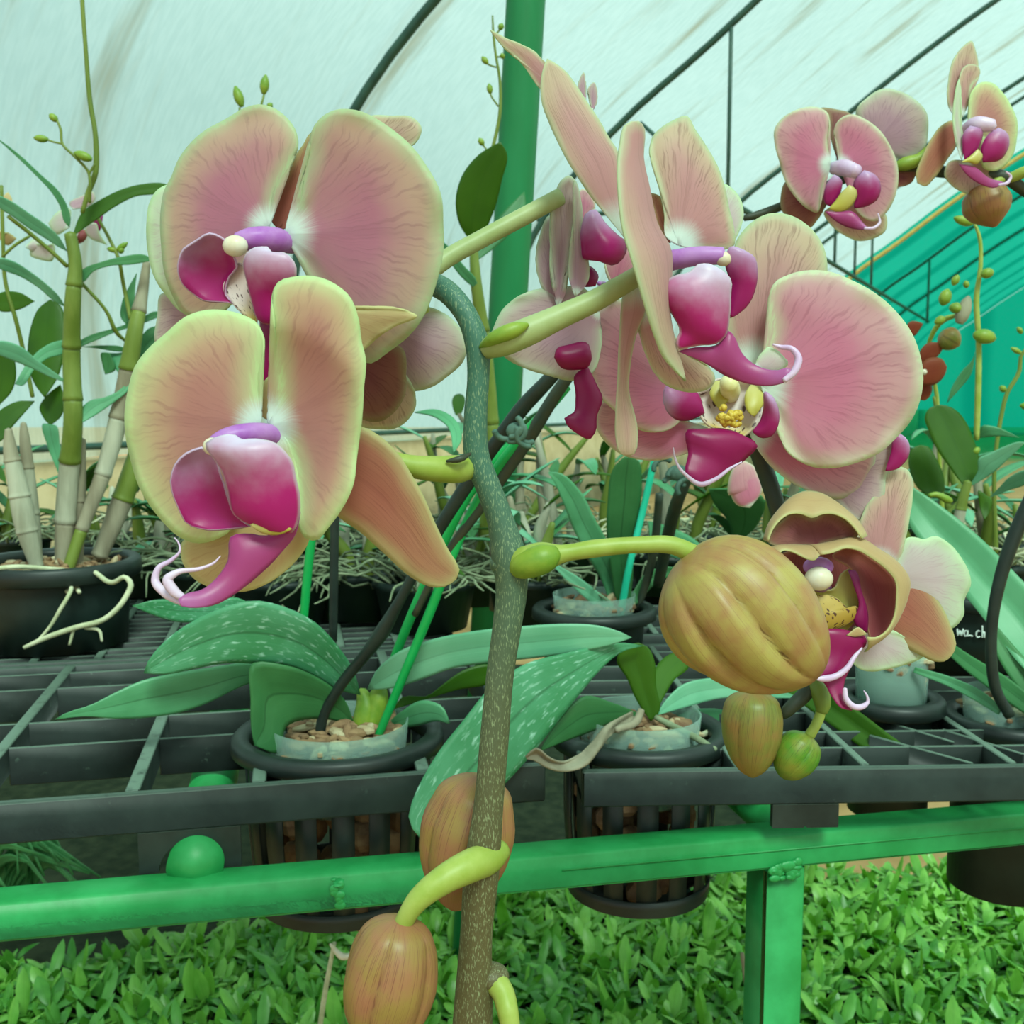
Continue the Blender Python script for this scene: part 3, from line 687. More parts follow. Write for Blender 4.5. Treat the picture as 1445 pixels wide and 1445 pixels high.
pxtube('pedicel', [(706, 1200, DS + .006, 16), (688, 1212, DS - .002, 23), (665, 1221, DS - .009, 24), (625, 1242, DS - .015, 21), (590, 1270, DS - .018, 17), (572, 1297, DS - .018, 14), (563, 1325, DS - .017, 16)], M['ped'], spray, n=18)
pxtube('pedicel', [(684, 1366, DS + .006, 15), (700, 1386, DS - .001, 18), (710, 1402, DS - .004, 17), (716, 1425, DS - .008, 16), (722, 1460, DS - .01, 14)], M['ped'], spray, n=14)
pxtube('pedicel', [(688, 1080, DS + .02, 8), (680, 1104, DS + .026, 9), (676, 1125, DS + .028, 9)], M['ped'], spray, n=10)
# buds
bud('bud', (952, 800, DS - .002), (1158, 950, DS - .006), [(0, 6), (.015, 34), (.06, 62), (.16, 90), (.32, 106), (.5, 106), (.68, 94), (.84, 68), (.94, 42), (.985, 20), (1, 4)], 'bud1', spray, 8, .26, .80, .35, pw=.55, label='largest bud, tan and olive with deep grooves')
bud('bud', (563, 1296, DS - .017), (536, 1480, DS - .02), [(0, 6), (.02, 30), (.08, 50), (.25, 66), (.5, 73), (.72, 64), (.88, 42), (.97, 20), (1, 4)], 'bud2', spray, 5, .17, .35, .1, pw=.6, label='lowest bud, rust and olive, on a bent yellow green stalk')
bud('bud', (676, 1094, DS + .028), (640, 1284, DS + .026), [(0, 6), (.02, 26), (.1, 54), (.35, 72), (.6, 68), (.8, 50), (.94, 26), (1, 4)], 'bud2', spray, 5, .15, .2, .8, pw=.6, label='rust striped bud half hidden behind the stem')

# F1: large upper left flower
f = Flower(spray, 385, 325, .372, -.25, .12, [(412, 345, .004, 13), (385, 338, -.006, 17), (350, 338, -.012, 15), (334, 340, -.013, 11)])
f.ball('anther_cap', 332, 347, -.0185, 17, 14, 'white')
f.petal('sepal', z1([(650, 590), (610, 540), (625, 470), (680, 360), (740, 250), (780, 195), (840, 180), (870, 260), (830, 430), (730, 560)]), p1(z1, 830, 185), 'sep', .007, .006, .06)
f.petal('petal', z1([(605, 580), (612, 500), (640, 400), (690, 320), (726, 240), (715, 185), (680, 135), (620, 92), (570, 80), (520, 90), (430, 140), (340, 190), (280, 245), (235, 310), (212, 370), (180, 430), (165, 520), (168, 650), (185, 780), (215, 860), (262, 935), (330, 950), (440, 910), (490, 800), (550, 680)]), p1(z1, 180, 430), 'p1', 0, .004, .08)
f.petal('petal', z1([(670, 605), (730, 520), (745, 400), (770, 280), (785, 180), (830, 125), (890, 100), (960, 105), (1040, 135), (1110, 180), (1190, 250), (1250, 330), (1300, 430), (1318, 560), (1320, 660), (1300, 760), (1270, 860), (1230, 950), (1180, 1020), (1100, 1085), (1010, 1135), (940, 1090), (860, 950), (790, 820), (730, 700)]), p1(z1, 1318, 590), 'p1', 0., -.004, .10)
f.petal('sepal', z1([(760, 900), (860, 905), (975, 912), (1080, 905), (1170, 920), (1210, 940), (1120, 985), (1050, 1030), (985, 1085), (880, 1100), (800, 1000)]), p1(z1, 1210, 940), 'cream', -.012, 0, .10, n=18, m=10)
f.petal('sepal', z1([(820, 1000), (1000, 1040), (1110, 1050), (1150, 1075), (1165, 1180), (1160, 1260), (1120, 1330), (1060, 1370), (980, 1360), (900, 1250)]), p1(z1, 1100, 1350), 'sepdk', .012, .006, .10)
f.petal('lip_lobe', z1([(462, 893), (450, 890), (400, 886), (330, 876), (280, 842), (245, 800), (233, 755), (248, 680), (300, 640), (370, 605), (425, 630), (458, 690), (476, 735), (440, 790), (428, 850)]), p1(z1, 320, 630), 'lobe', -.016, -.006, -.22, n=18, m=12)
f.petal('lip_throat', z1([(555, 975), (500, 935), (445, 880), (418, 830), (455, 745), (485, 725), (515, 750), (545, 830), (560, 900)]), p1(z1, 470, 735), 'throat', -.0165, .002, -.1, n=18, m=10)
f.petal('lip_lobe', z1([(600, 975), (565, 960), (540, 900), (520, 810), (505, 705), (540, 668), (600, 660), (615, 682), (680, 690), (718, 740), (718, 775), (660, 850), (635, 960)]), p1(z1, 590, 660), 'lobe_w', -.020, -.004, .18, n=18, m=12)
f.petal('lip', z1([(570, 940), (640, 950), (655, 1100), (620, 1180), (567, 1228), (572, 1090)]), p1(z1, 567, 1228), 'mid_d', -.012, -.004, .2, n=16, m=8)

# F1b: flower behind it, facing away
f = Flower(spray, 470, 330, .398, -.1, 0, label='flower seen from behind, mostly hidden by the large upper left flower')
f.petal('petal', z1([(480, 640), (300, 430), (200, 405), (150, 430), (120, 480), (108, 560), (115, 690), (142, 790), (185, 855), (260, 930), (380, 850)]), p1(z1, 108, 600), 'pwhite', -.003, 0, .10)
f.petal('sepal', z1([(880, 420), (920, 220), (1020, 127), (1100, 126), (1190, 133), (1228, 175), (1215, 222), (1175, 258), (1060, 330)]), p1(z1, 1228, 180), 'p4', 0, 0, .1, n=18, m=10)
f.petal('sepal', z1([(420, 900), (250, 850), (165, 855), (153, 930), (153, 1055), (200, 1040), (300, 980)]), p1(z1, 153, 1000), 'pback', .004, 0, .12, n=16, m=10)
f.petal('petal', z1([(1040, 950), (1160, 900), (1310, 925), (1390, 1000), (1412, 1060), (1400, 1120), (1330, 1190), (1270, 1230), (1200, 1247), (1120, 1230), (1060, 1100)]), p1(z1, 1400, 1120), 'pback', .006, .006, .12)
f.petal('petal', z1([(1010, 1050), (1110, 1100), (1165, 1185), (1200, 1250), (1203, 1310), (1180, 1355), (1120, 1400), (1060, 1402), (980, 1390), (930, 1250)]), p1(z1, 1090, 1402), 'p4', .003, .004, .14)

# F2: lower left flower, nearest
f = Flower(spray, 370, 605, .338, -.15, .05, [(402, 622, .004, 12), (378, 613, -.004, 15), (345, 613, -.010, 15), (312, 620, -.014, 12), (300, 625, -.015, 9)], label='lower left peach flower with a long curled lip')
f.ball('anther_cap', 300, 630, -.022, 13, 12, 'white')
f.petal('sepal', z2([(600, 320), (575, 310), (570, 195), (620, 135), (655, 105), (680, 200), (640, 290)]), p1(z2, 655, 105), 'cream', .006, .004, .05, n=16, m=10)
f.petal('petal', z2([(572, 345), (560, 250), (562, 150), (582, 50), (583, -20), (560, -68), (500, -102), (420, -122), (340, -120), (270, -95), (190, -30), (110, 40), (60, 110), (38, 180), (20, 290), (24, 400), (45, 500), (75, 590), (120, 670), (180, 745), (240, 800), (310, 827), (370, 820), (442, 780), (480, 680), (520, 560), (550, 430)]), p1(z2, 20, 300), 'p2', 0, .003, .08)
f.petal('petal', z2([(600, 345), (655, 250), (650, 120), (634, 0), (627, -100), (620, -190), (645, -237), (710, -258), (790, -260), (870, -232), (930, -182), (968, -100), (982, 0), (1001, 80), (992, 200), (980, 350), (965, 480), (950, 590), (900, 695), (850, 762), (795, 817), (750, 802), (732, 740), (730, 620), (716, 500), (685, 410)]), p1(z2, 990, 230), 'p2', -.002, -.010, .12)
f.petal('sepal', z2([(820, 560), (860, 400), (985, 352), (1060, 392), (1130, 458), (1180, 540), (1240, 640), (1290, 760), (1340, 860), (1382, 942), (1370, 975), (1320, 1006), (1250, 1000), (1190, 970), (1100, 890), (1000, 800), (880, 705)]), p1(z2, 1360, 985), 'sep', .008, -.002, .07, fold=-.05)
f.petal('sepal', z2([(700, 720), (560, 730), (420, 770), (310, 800), (255, 820), (248, 870), (262, 920), (300, 970), (350, 1000), (420, 1022), (500, 1024), (580, 1002), (650, 960), (710, 905), (770, 800)]), p1(z2, 258, 890), 'cream', .006, .004, .08)
f.petal('lip_lobe', z2([(530, 760), (430, 772), (340, 773), (270, 750), (238, 690), (213, 630), (203, 570), (218, 515), (270, 460), (330, 438), (375, 465), (412, 560), (442, 650), (460, 700)]), p1(z2, 300, 446), 'lobe', -.017, -.006, -.2, n=20, m=14)
f.petal('lip_lobe', z2([(650, 765), (540, 752), (460, 702), (440, 620), (420, 540), (375, 470), (345, 430), (400, 395), (460, 385), (495, 410), (560, 405), (640, 425), (690, 480), (715, 560), (732, 640), (727, 720), (700, 780)]), p1(z2, 520, 400), 'lobe_w', -.022, -.006, .22, n=22, m=16)
f.petal('lip_callus', z2([(700, 770), (620, 738), (560, 742), (530, 752), (580, 785), (640, 792)]), p1(z2, 530, 752), 'yel', -.0235, -.002, .2, n=12, m=8)
f.petal('lip', z2([(735, 700), (640, 785), (590, 800), (520, 790), (455, 800), (440, 900), (390, 975), (330, 1022), (270, 1035), (235, 1058), (245, 1082), (300, 1092), (380, 1080), (470, 1032), (560, 962), (650, 872), (715, 790)]), p1(z2, 240, 1065), 'mid', -.017, -.020, .14, n=24, m=10)
f.tube('lip_tendril', [p1(z2, 270, 1060) + (-.034, 4), p1(z2, 215, 1020) + (-.035, 7), p1(z2, 193, 975) + (-.035, 6.5), p1(z2, 225, 950) + (-.034, 4.5), p1(z2, 330, 930) + (-.030, 2.5), p1(z2, 385, 905) + (-.028, 1.6), p1(z2, 408, 880) + (-.027, .8)], 'lav')
f.tube('lip_tendril', [p1(z2, 250, 1072) + (-.033, 4), p1(z2, 180, 1030) + (-.031, 6), p1(z2, 142, 980) + (-.029, 5.5), p1(z2, 155, 930) + (-.028, 4), p1(z2, 210, 895) + (-.026, 2.8), p1(z2, 242, 860) + (-.025, 1.6), p1(z2, 236, 825) + (-.024, 1.2), p1(z2, 220, 805) + (-.024, .7)], 'lav')

# F5: side-on flower behind the centre
f = Flower(spray, 845, 400, .412, .25, 0, label='side-on flower behind the centre stalks with dark magenta lip')
f.petal('petal', zh([(345, 690), (290, 630), (250, 540), (238, 440), (260, 330), (310, 235), (345, 250), (360, 400), (355, 560)]), p1(zh, 310, 235), 'pback', .006, .004, .14, n=18, m=10)
f.petal('petal', zh([(350, 705), (318, 560), (312, 400), (314, 235), (335, 125), (375, 48), (410, 28), (440, 55), (450, 200), (420, 400), (400, 560), (385, 640)]), p1(zh, 410, 28), 'pback', 0, 0, -.22, n=18, m=10)
f.petal('petal', zh([(440, 640), (410, 560), (410, 430), (430, 250), (440, 55), (460, 110), (478, 300), (480, 605)]), p1(zh, 440, 55), 'pback', -.004, 0, .1, n=18, m=8)
f.petal('sepal', zh([(560, 720), (480, 600), (330, 603), (230, 612), (140, 650), (70, 710), (30, 785), (10, 850), (90, 962), (180, 1010), (300, 1047), (430, 1072), (520, 1040), (570, 900)]), p1(zh, 12, 840), 'pback', .006, 0, .10)
f.petal('petal', zh([(640, 620), (590, 480), (600, 400), (720, 380), (760, 480), (700, 560)]), p1(zh, 640, 390), 'p3', .012, 0, .1, n=14, m=10)
f.petal('lip_lobe', zh([(560, 460), (475, 440), (470, 400), (470, 300), (490, 230), (535, 200), (590, 270), (650, 330), (700, 370), (692, 430), (640, 482)]), p1(zh, 500, 225), 'lobe', -.006, 0, .3, n=16, m=10)
f.petal('lip_lobe', zh([(540, 590), (480, 590), (472, 485), (520, 495), (555, 540)]), p1(zh, 480, 490), 'lobe_d', 0, 0, .2, n=12, m=8)
f.petal('sepal', zh([(480, 330), (450, 120), (470, 100), (540, 190), (500, 230)]), p1(zh, 460, 100), 'p3', .010, 0, .1, n=12, m=8)
f.petal('lip_lobe', zh([(520, 960), (505, 1000), (440, 1016), (370, 1006), (335, 955), (348, 912), (400, 895), (500, 885)]), p1(zh, 335, 950), 'mid_d', -.004, 0, .35, n=14, m=10)
f.petal('lip', zh([(500, 1000), (540, 1080), (577, 1170), (548, 1250), (542, 1330), (510, 1372), (465, 1350), (400, 1300), (383, 1268), (430, 1240), (442, 1150), (435, 1050)]), p1(zh, 480, 1360), 'mid_d', 0, -.004, .12, n=16, m=10)

f.petal('sepal', z3([(528, 400), (490, 345), (500, 290), (517, 262), (527, 300), (527, 380)]), p1(z3, 517, 262), 'pback', .010, 0, .1)
f.petal('sepal', z3([(562, 455), (545, 380), (540, 345), (570, 313), (587, 360), (578, 430)]), p1(z3, 570, 313), 'pback', .010, 0, .1)

# ---- second spray, behind: F4, F6 and the two small buds at its drooping tip
spray2 = empty('orchid_spray', at(1085, 640, .45), 'second orchid spray on the right, drooping behind the biggest bud to two small buds', 'orchid')
pxtube('stem', [(1010, 560, .452, 10), (1050, 600, .456, 11), (1078, 660, .458, 12), (1098, 720, .455, 12), (1120, 800, .452, 12), (1140, 880, .446, 11), (1146, 930, .442, 11), (1143, 962, .440, 13), (1142, 975, .440, 9)], M['stemdk'], spray2, n=16)
pxtube('bract', [p1(zb, 1180, 200) + (.438, 10), p1(zb, 1080, 330) + (.436, 11), p1(zb, 950, 450) + (.434, 10), p1(zb, 860, 540) + (.434, 8), p1(zb, 810, 590) + (.434, 3)], M['stemdk'], spray2, n=12)
pxtube('bract', [p1(zb, 1180, 200) + (.438, 12), p1(zb, 1260, 300) + (.434, 13), p1(zb, 1290, 430) + (.432, 12), p1(zb, 1280, 530) + (.431, 8)], M['cane'], spray2, n=12)
pxtube('pedicel', [p1(zb, 1290, 440) + (.432, 7), p1(zb, 1245, 600) + (.431, 7.5), p1(zb, 1190, 710) + (.430, 7.5), p1(zb, 1140, 790) + (.430, 8)], M['ped'], spray2, n=12)
pxtube('pedicel', [(1090, 950, .438, 6), (1066, 962, .434, 7), (1061, 980, .433, 8)], M['ped'], spray2, n=12)
bud('bud', (1060, 975, .433), (1062, 1097, .430), [(0, 5), (.02, 22), (.1, 38), (.3, 45), (.55, 43), (.78, 32), (.93, 18), (1, 3)], 'bud3', spray2, 5, .10, .35, .3, label='small striped olive bud hanging under the biggest bud')
bud('bud', (1140, 1036, .430), (1104, 1098, .428), [(0, 4), (.03, 15), (.14, 28), (.4, 34), (.65, 31), (.88, 20), (.97, 10), (1, 3)], 'bud4', spray2, 3, .14, .3, 1.5, label='smallest bud, green with an ochre side')
# F4: rose flower facing the front
f = Flower(spray2, 1035, 555, .425, .05, .05, [(1030, 560, .01, 12), (1030, 548, -.004, 14), (1028, 540, -.010, 12)], cmat='callus')
f.petal('sepal', [(1062, 520), (1030, 490), (1022, 440), (1030, 380), (1042, 335), (1058, 316), (1085, 302), (1115, 304), (1145, 324), (1162, 350), (1166, 390), (1140, 440), (1110, 480), (1085, 510)], (1100, 302), 'p4', .008, .010, .08)
f.petal('petal', z4([(865, 505), (860, 470), (885, 400), (905, 330), (894, 265), (895, 210), (915, 175), (960, 150), (1030, 138), (1090, 144), (1160, 173), (1230, 213), (1290, 263), (1340, 328), (1370, 400), (1382, 470), (1375, 540), (1350, 610), (1300, 670), (1240, 722), (1170, 752), (1100, 768), (1030, 765), (980, 742), (940, 700), (922, 640), (918, 580), (895, 530)]), p1(z4, 1382, 465), 'p3', -.002, -.002, .08, n=32, m=18)
f.petal('petal', zg([(640, 900), (440, 760), (330, 520), (220, 390), (130, 410), (70, 460), (35, 550), (30, 680), (48, 800), (95, 910), (170, 978), (240, 1042), (310, 1087), (390, 1103), (470, 1089), (530, 1042), (600, 980)]), p1(zg, 30, 680), 'p3', .004, .006, .08)
f.petal('sepal', zg([(680, 1080), (560, 1040), (300, 980), (150, 925), (110, 930), (80, 1010), (85, 1085), (120, 1142), (200, 1212), (300, 1247), (420, 1252), (520, 1232), (620, 1180)]), p1(zg, 85, 1060), 'p3', .010, .006, .08)
f.petal('sepal', z4([(830, 650), (850, 700), (880, 742), (960, 812), (1050, 852), (1120, 866), (1180, 842), (1218, 785), (1228, 720), (1170, 690), (1000, 680), (900, 640)]), p1(z4, 1222, 755), 'p3', .010, .008, .08)
f.petal('lip_lobe', zg([(660, 1000), (580, 1036), (520, 1036), (470, 1002), (443, 940), (453, 860), (520, 860), (620, 890)]), p1(zg, 445, 920), 'lobe', -.010, -.004, .25, n=16, m=10)
f.petal('lip_lobe', zg([(920, 1100), (960, 1045), (982, 970), (988, 885), (1030, 918), (1056, 980), (1056, 1060), (1020, 1122), (970, 1132)]), p1(zg, 1020, 910), 'lobe', -.010, -.004, .25, n=16, m=10)
f.petal('lip_throat', zg([(800, 1125), (720, 1085), (660, 1050), (625, 985), (600, 900), (640, 885), (720, 820), (810, 810), (900, 840), (980, 865), (992, 930), (970, 1020), (920, 1092), (860, 1130)]), p1(zg, 800, 810), 'throat', -.006, .008, -.12, n=22, m=14)
f.petal('lip_throat', zg([(930, 1020), (900, 1000), (880, 900), (910, 850), (970, 860), (985, 930)]), p1(zg, 940, 850), 'yel', -.008, .008, .1, n=12, m=8)
f.petal('lip_throat', zg([(740, 980), (690, 900), (720, 830), (780, 830), (790, 930)]), p1(zg, 750, 825), 'yel', -.004, .006, .1, n=12, m=8)
cal = MB()
for i in range(46):
    x, y = random.gauss(0, 1), random.gauss(0, 1); h_ = math.hypot(x, y)
    if h_ > 1.9: continue
    X, Y = p1(zg, 795 + x * 36, 1020 + y * 32); cal.ball(at(X, Y, f.d(X, Y) - .0125 - .003 * (1 - h_ / 2)), .0010 + random.random() * .0006, 8, 6)
cal.build('lip_callus', plain('callus_gold', '#b08a20', '#dcc050', .4, .4, 700., .2), f.o)
f.petal('lip', zg([(790, 1100), (720, 1085), (640, 1088), (560, 1100), (575, 1200), (566, 1330), (600, 1357), (640, 1385), (720, 1360), (790, 1310), (860, 1265), (900, 1230), (945, 1180), (870, 1130)]), p1(zg, 640, 1385), 'mid_d', -.010, -.012, .12, n=18, m=12)
f.tube('lip_edge', [p1(zg, 495, 1185) + (-.026, .8), p1(zg, 500, 1225) + (-.026, 1.3), p1(zg, 525, 1290) + (-.026, 2), p1(zg, 566, 1335) + (-.0265, 2.5), p1(zg, 640, 1382) + (-.0265, 3.5), p1(zg, 720, 1355) + (-.026, 3), p1(zg, 795, 1300) + (-.025, 2.2), p1(zg, 862, 1262) + (-.024, 1)], 'lav')
# sepals of a flower turned away behind F4
f = Flower(spray2, 1250, 690, .445, .1, 0, label='flower turned away behind the large rose petal, lavender lip showing')
f.petal('sepal', z4([(1050, 800), (1200, 720), (1280, 640), (1300, 660), (1288, 740), (1265, 790), (1257, 860), (1232, 905), (1182, 936), (1110, 880)]), p1(z4, 1182, 936), 'pback', .004, 0, .1, n=18, m=10)
f.petal('lip_lobe', z4([(1262, 778), (1280, 720), (1295, 655), (1325, 672), (1338, 695), (1333, 735), (1300, 770)]), p1(z4, 1315, 662), 'lobe', 0, 0, .2, n=14, m=10)
# F6: half open hooded flower
f = Flower(spray2, 1190, 840, .428, .2, .0, [(1160, 830, .020, 14), (1157, 820, .006, 16), (1156, 815, .0, 18)], label='half open flower with hooded petals beside the biggest bud')
f.ball('anther_cap', *p1(zk, 303, 628), -.004, 20, 17, 'white')
f.ball('column_top', *p1(zk, 300, 560), .002, 22, 14, 'col_p')
f.petal('petal', zk([(640, 560), (520, 440), (540, 290), (570, 215), (640, 120), (672, 30), (740, -5), (800, 10), (832, 70), (832, 170), (812, 300), (790, 410), (760, 520), (700, 570)]), p1(zk, 745, -5), 'p4', .014, .008, .1)
f.petal('petal', zk([(700, 620), (740, 520), (770, 440), (800, 398), (850, 395), (890, 405), (960, 388), (1040, 430), (1100, 500), (1150, 590), (1162, 650), (1122, 760), (1122, 830), (1060, 907), (900, 850), (780, 720)]), p1(zk, 1160, 650), 'pwhite', .014, .004, .08)
f.petal('sepal', zk([(500, 900), (640, 900), (760, 940), (890, 1070), (800, 1112), (700, 1137), (600, 1152), (540, 1142), (495, 1105), (490, 1000)]), p1(zk, 840, 1100), 'pwhite', .012, .002, .08)
f.petal('sepal', zk([(640, 680), (700, 520), (780, 548), (870, 600), (940, 690), (1000, 790), (1040, 880), (1070, 960), (1077, 1010), (1052, 1062), (1010, 1097), (960, 1096), (880, 1062), (780, 1012), (680, 970), (620, 850)]), p1(zk, 1065, 1050), 'sep', .018, -.010, .12, fold=-.04)
f.petal('petal_inside', zk([(300, 900), (150, 780), (40, 600), (60, 510), (180, 470), (300, 470), (430, 440), (540, 460), (620, 560), (640, 760), (560, 900)]), p1(zk, 300, 470), 'redin', .016, .0, -.12, n=20, m=14)
f.petal('lip_throat', zk([(330, 960), (250, 840), (225, 720), (290, 690), (380, 690), (440, 590), (480, 570), (520, 640), (540, 760), (500, 880), (420, 950)]), p1(zk, 470, 570), 'yel', .004, .004, -.1, n=18, m=12)
f.petal('lip_callus', zk([(330, 930), (280, 880), (255, 800), (275, 735), (340, 720), (420, 750), (470, 800), (520, 780), (520, 840), (430, 900)]), p1(zk, 300, 725), 'yelspot', -.002, .002, .1, n=16, m=12)
f.petal('sepal', zk([(290, 440), (150, 445), (60, 445), (18, 425), (38, 350), (90, 300), (130, 266), (200, 262), (270, 285), (330, 262), (400, 266), (460, 300), (525, 372), (510, 405), (400, 412)]), p1(zk, 270, 285), 'sepdk', .002, -.006, -.10, n=16, m=14)
f.band('sepal', zk([(14, 420), (40, 350), (80, 300), (130, 266), (200, 262), (270, 285), (320, 265), (380, 262), (450, 290), (510, 350), (545, 402)]), zk([(8, 405), (26, 330), (80, 240), (150, 165), (220, 135), (300, 140), (380, 180), (450, 240), (520, 310), (555, 370), (563, 392)]), 'cream', -.010, .002, cup=.12, n=30, m=10)
f.band('petal', zk([(310, 494), (280, 524), (250, 522), (200, 500), (150, 476), (100, 470), (58, 512), (35, 535)]), zk([(240, 440), (200, 438), (160, 436), (120, 438), (80, 442), (40, 452), (5, 465), (-15, 490)]), 'cream', -.012, -.004, cup=.15, n=20, m=8)
f.petal('petal_inside', zk([(600, 990), (575, 900), (560, 780), (520, 660), (480, 570), (380, 500), (440, 455), (530, 465), (610, 515), (690, 575), (742, 640), (748, 740), (725, 860), (685, 935)]), p1(zk, 440, 455), 'redin', .000, .004, -.20, n=20, m=12)
f.band('petal', zk([(310, 494), (380, 482), (450, 457), (520, 467), (600, 512), (680, 572), (735, 642), (741, 740), (722, 860), (685, 925), (625, 962), (576, 958)]), zk([(243, 440), (320, 430), (420, 410), (500, 393), (560, 408), (640, 460), (720, 510), (780, 570), (817, 640), (802, 730), (762, 820), (702, 910), (650, 962), (600, 1002), (560, 1042)]), 'cream', -.012, -.004, cup=.15, n=36, m=8)
f.petal('lip_lobe', zk([(575, 935), (520, 905), (500, 870), (530, 780), (505, 680), (468, 580), (500, 580), (540, 690), (580, 850)]), p1(zk, 480, 575), 'lobe_d', -.001, .004, .2, n=18, m=8)
f.petal('lip', zk([(420, 920), (300, 930), (305, 1060), (285, 1190), (330, 1215), (380, 1305), (430, 1362), (490, 1375), (452, 1330), (440, 1240), (490, 1110), (530, 1040), (572, 985), (560, 955), (500, 935)]), p1(zk, 460, 1370), 'mid_d', -.006, -.012, .12, n=22, m=12)
f.petal('lip_edge', zk([(458, 948), (490, 925), (522, 903), (550, 920), (572, 942), (510, 955)]), p1(zk, 572, 942), 'cream', -.010, 0, .1, n=10, m=6)
f.tube('lip_edge', [p1(zk, 548, 1020) + (-.014, 1.2), p1(zk, 505, 1070) + (-.015, 3), p1(zk, 462, 1135) + (-.016, 4), p1(zk, 400, 1180) + (-.016, 4.5), p1(zk, 330, 1195) + (-.016, 4.5), p1(zk, 285, 1195) + (-.016, 2)], 'lav')
f.tube('lip_tendril', [p1(zk, 450, 1250) + (-.018, 3), p1(zk, 458, 1310) + (-.019, 4), p1(zk, 500, 1352) + (-.02, 4.5), p1(zk, 555, 1350) + (-.02, 4), p1(zk, 580, 1325) + (-.019, 2.5), p1(zk, 575, 1290) + (-.019, 1.6), p1(zk, 558, 1262) + (-.018, .8)], 'lav')

# F3: tall flower in the middle, seen from its left side
f = Flower(spray, 960, 372, .372, .1, .0, [(930, 372, .004, 15), (955, 366, -.002, 14), (990, 361, -.006, 13), (1020, 361, -.008, 12)], label='tall centre flower seen from its side with a narrow upright petal')
f.ball('anther_cap', *p1(zg, 765, 172), -.0085, 13, 10, 'white')
f.petal('sepal', z3([(395, 360), (300, 345), (245, 275), (190, 200), (130, 150), (80, 100), (45, 45), (70, 60), (120, 85), (190, 113), (270, 158), (320, 205), (400, 290)]), p1(z3, 45, 45), 'p4', .030, -.004, .08, n=20, m=10)
f.petal('sepal', z3([(735, 1115), (640, 1000), (560, 900), (490, 800), (440, 722), (380, 605), (340, 510), (308, 430), (299, 345), (314, 240), (333, 193), (390, 228), (435, 265), (480, 328), (540, 420), (600, 510), (650, 598), (692, 660), (715, 800), (725, 950)]), p1(z3, 333, 193), 'p4', .012, .012, .10, fold=-.04)
f.petal('sepal', z3([(960, 1130), (900, 1050), (870, 960), (855, 880), (900, 890), (930, 960), (945, 1060)]), p1(z3, 860, 880), 'sep', .010, .004, .1, n=14, m=8)
f.petal('sepal', z3([(1180, 1100), (1200, 950), (1240, 833), (1290, 870), (1325, 930), (1329, 1010), (1310, 1070), (1285, 1115)]), p1(z3, 1240, 833), 'pwhite', .016, .004, .1, n=16, m=8)
f.petal('petal', z3([(1000, 1140), (940, 1100), (930, 980), (905, 850), (872, 740), (854, 655), (870, 590), (920, 540), (980, 505), (1040, 484), (1090, 560), (1150, 650), (1200, 740), (1232, 830), (1257, 950), (1282, 1050), (1282, 1145), (1200, 1165), (1100, 1160)]), p1(z3, 1040, 484), 'p4', .006, .008, .12)
f.petal('sepal', zg([(245, 235), (216, 420), (205, 600), (196, 800), (185, 1000), (187, 1140), (205, 1212), (250, 1233), (285, 1215), (301, 1140), (300, 1080), (278, 980), (257, 900), (262, 740), (300, 560), (345, 440), (300, 300)]), p1(zg, 240, 1233), 'p4', .002, -.002, .10, fold=.10, n=28)
f.petal('sepal', zg([(300, 420), (310, 560), (345, 680), (392, 780), (442, 840), (520, 876), (600, 888), (680, 870), (717, 822), (712, 790), (640, 722), (560, 680), (480, 560), (380, 430)]), p1(zg, 715, 815), 'p4', .004, .002, .12)
# the edge-on petal: its outer edge comes towards the lens
Lp = [(900, 171, -.016), (884, 174, -.018), (874, 207, -.022), (873, 280, -.028), (880, 330, -.030), (890, 362, -.031), (910, 431, -.029), (925, 478, -.024), (935, 502, -.020), (951, 522, -.015), (967, 538, -.010)]
Rp = [(900, 171, -.016), (908, 180, -.012), (907, 224, -.008), (914, 265, -.004), (926, 322, -.002), (944, 356, 0), (942, 395, -.001), (938, 430, -.003), (948, 475, -.006), (959, 508, -.008), (967, 538, -.010)]
sheet('petal', [(x, y, f.D + o) for x, y, o in Lp], [(x, y, f.D + o) for x, y, o in Rp], M['p4e'], f.o, n=34, m=12, cup=.14, thick=.0008)
f.petal('lip_lobe', zg([(800, 490), (795, 400), (800, 290), (775, 200), (800, 108), (870, 128), (930, 168), (943, 240), (932, 340), (892, 420), (840, 467)]), p1(zg, 870, 128), 'lobe', -.006, -.004, .2, n=18, m=12)
f.petal('lip_lobe', zg([(525, 655), (510, 620), (530, 560), (480, 450), (443, 380), (450, 300), (500, 268), (590, 240), (625, 205), (690, 203), (760, 240), (802, 285), (800, 360), (795, 480), (770, 590), (730, 622), (640, 633)]), p1(zg, 690, 203), 'lobe_w', -.014, -.004, .22, n=22, m=16)
f.petal('lip', zg([(520, 668), (600, 650), (740, 630), (795, 560), (825, 600), (855, 672), (915, 732), (985, 765), (1060, 772), (1120, 760), (1125, 800), (1100, 828), (1050, 847), (960, 852), (860, 832), (760, 790), (680, 740), (600, 700)]), p1(zg, 1122, 800), 'mid', -.012, -.010, .14, n=24, m=12)
f.petal('lip_edge', zg([(930, 750), (950, 700), (1000, 645), (1050, 665), (1085, 700), (1110, 730), (1060, 775), (990, 775)]), p1(zg, 1010, 650), 'pwhite', -.016, 0, .1, n=14, m=10)
f.tube('lip_tendril', [p1(zg, 1090, 825) + (-.022, 4), p1(zg, 1145, 775) + (-.022, 5), p1(zg, 1165, 700) + (-.021, 5), p1(zg, 1130, 655) + (-.020, 4), p1(zg, 1070, 645) + (-.018, 3), p1(zg, 1030, 632) + (-.018, 1.5)], 'lav')

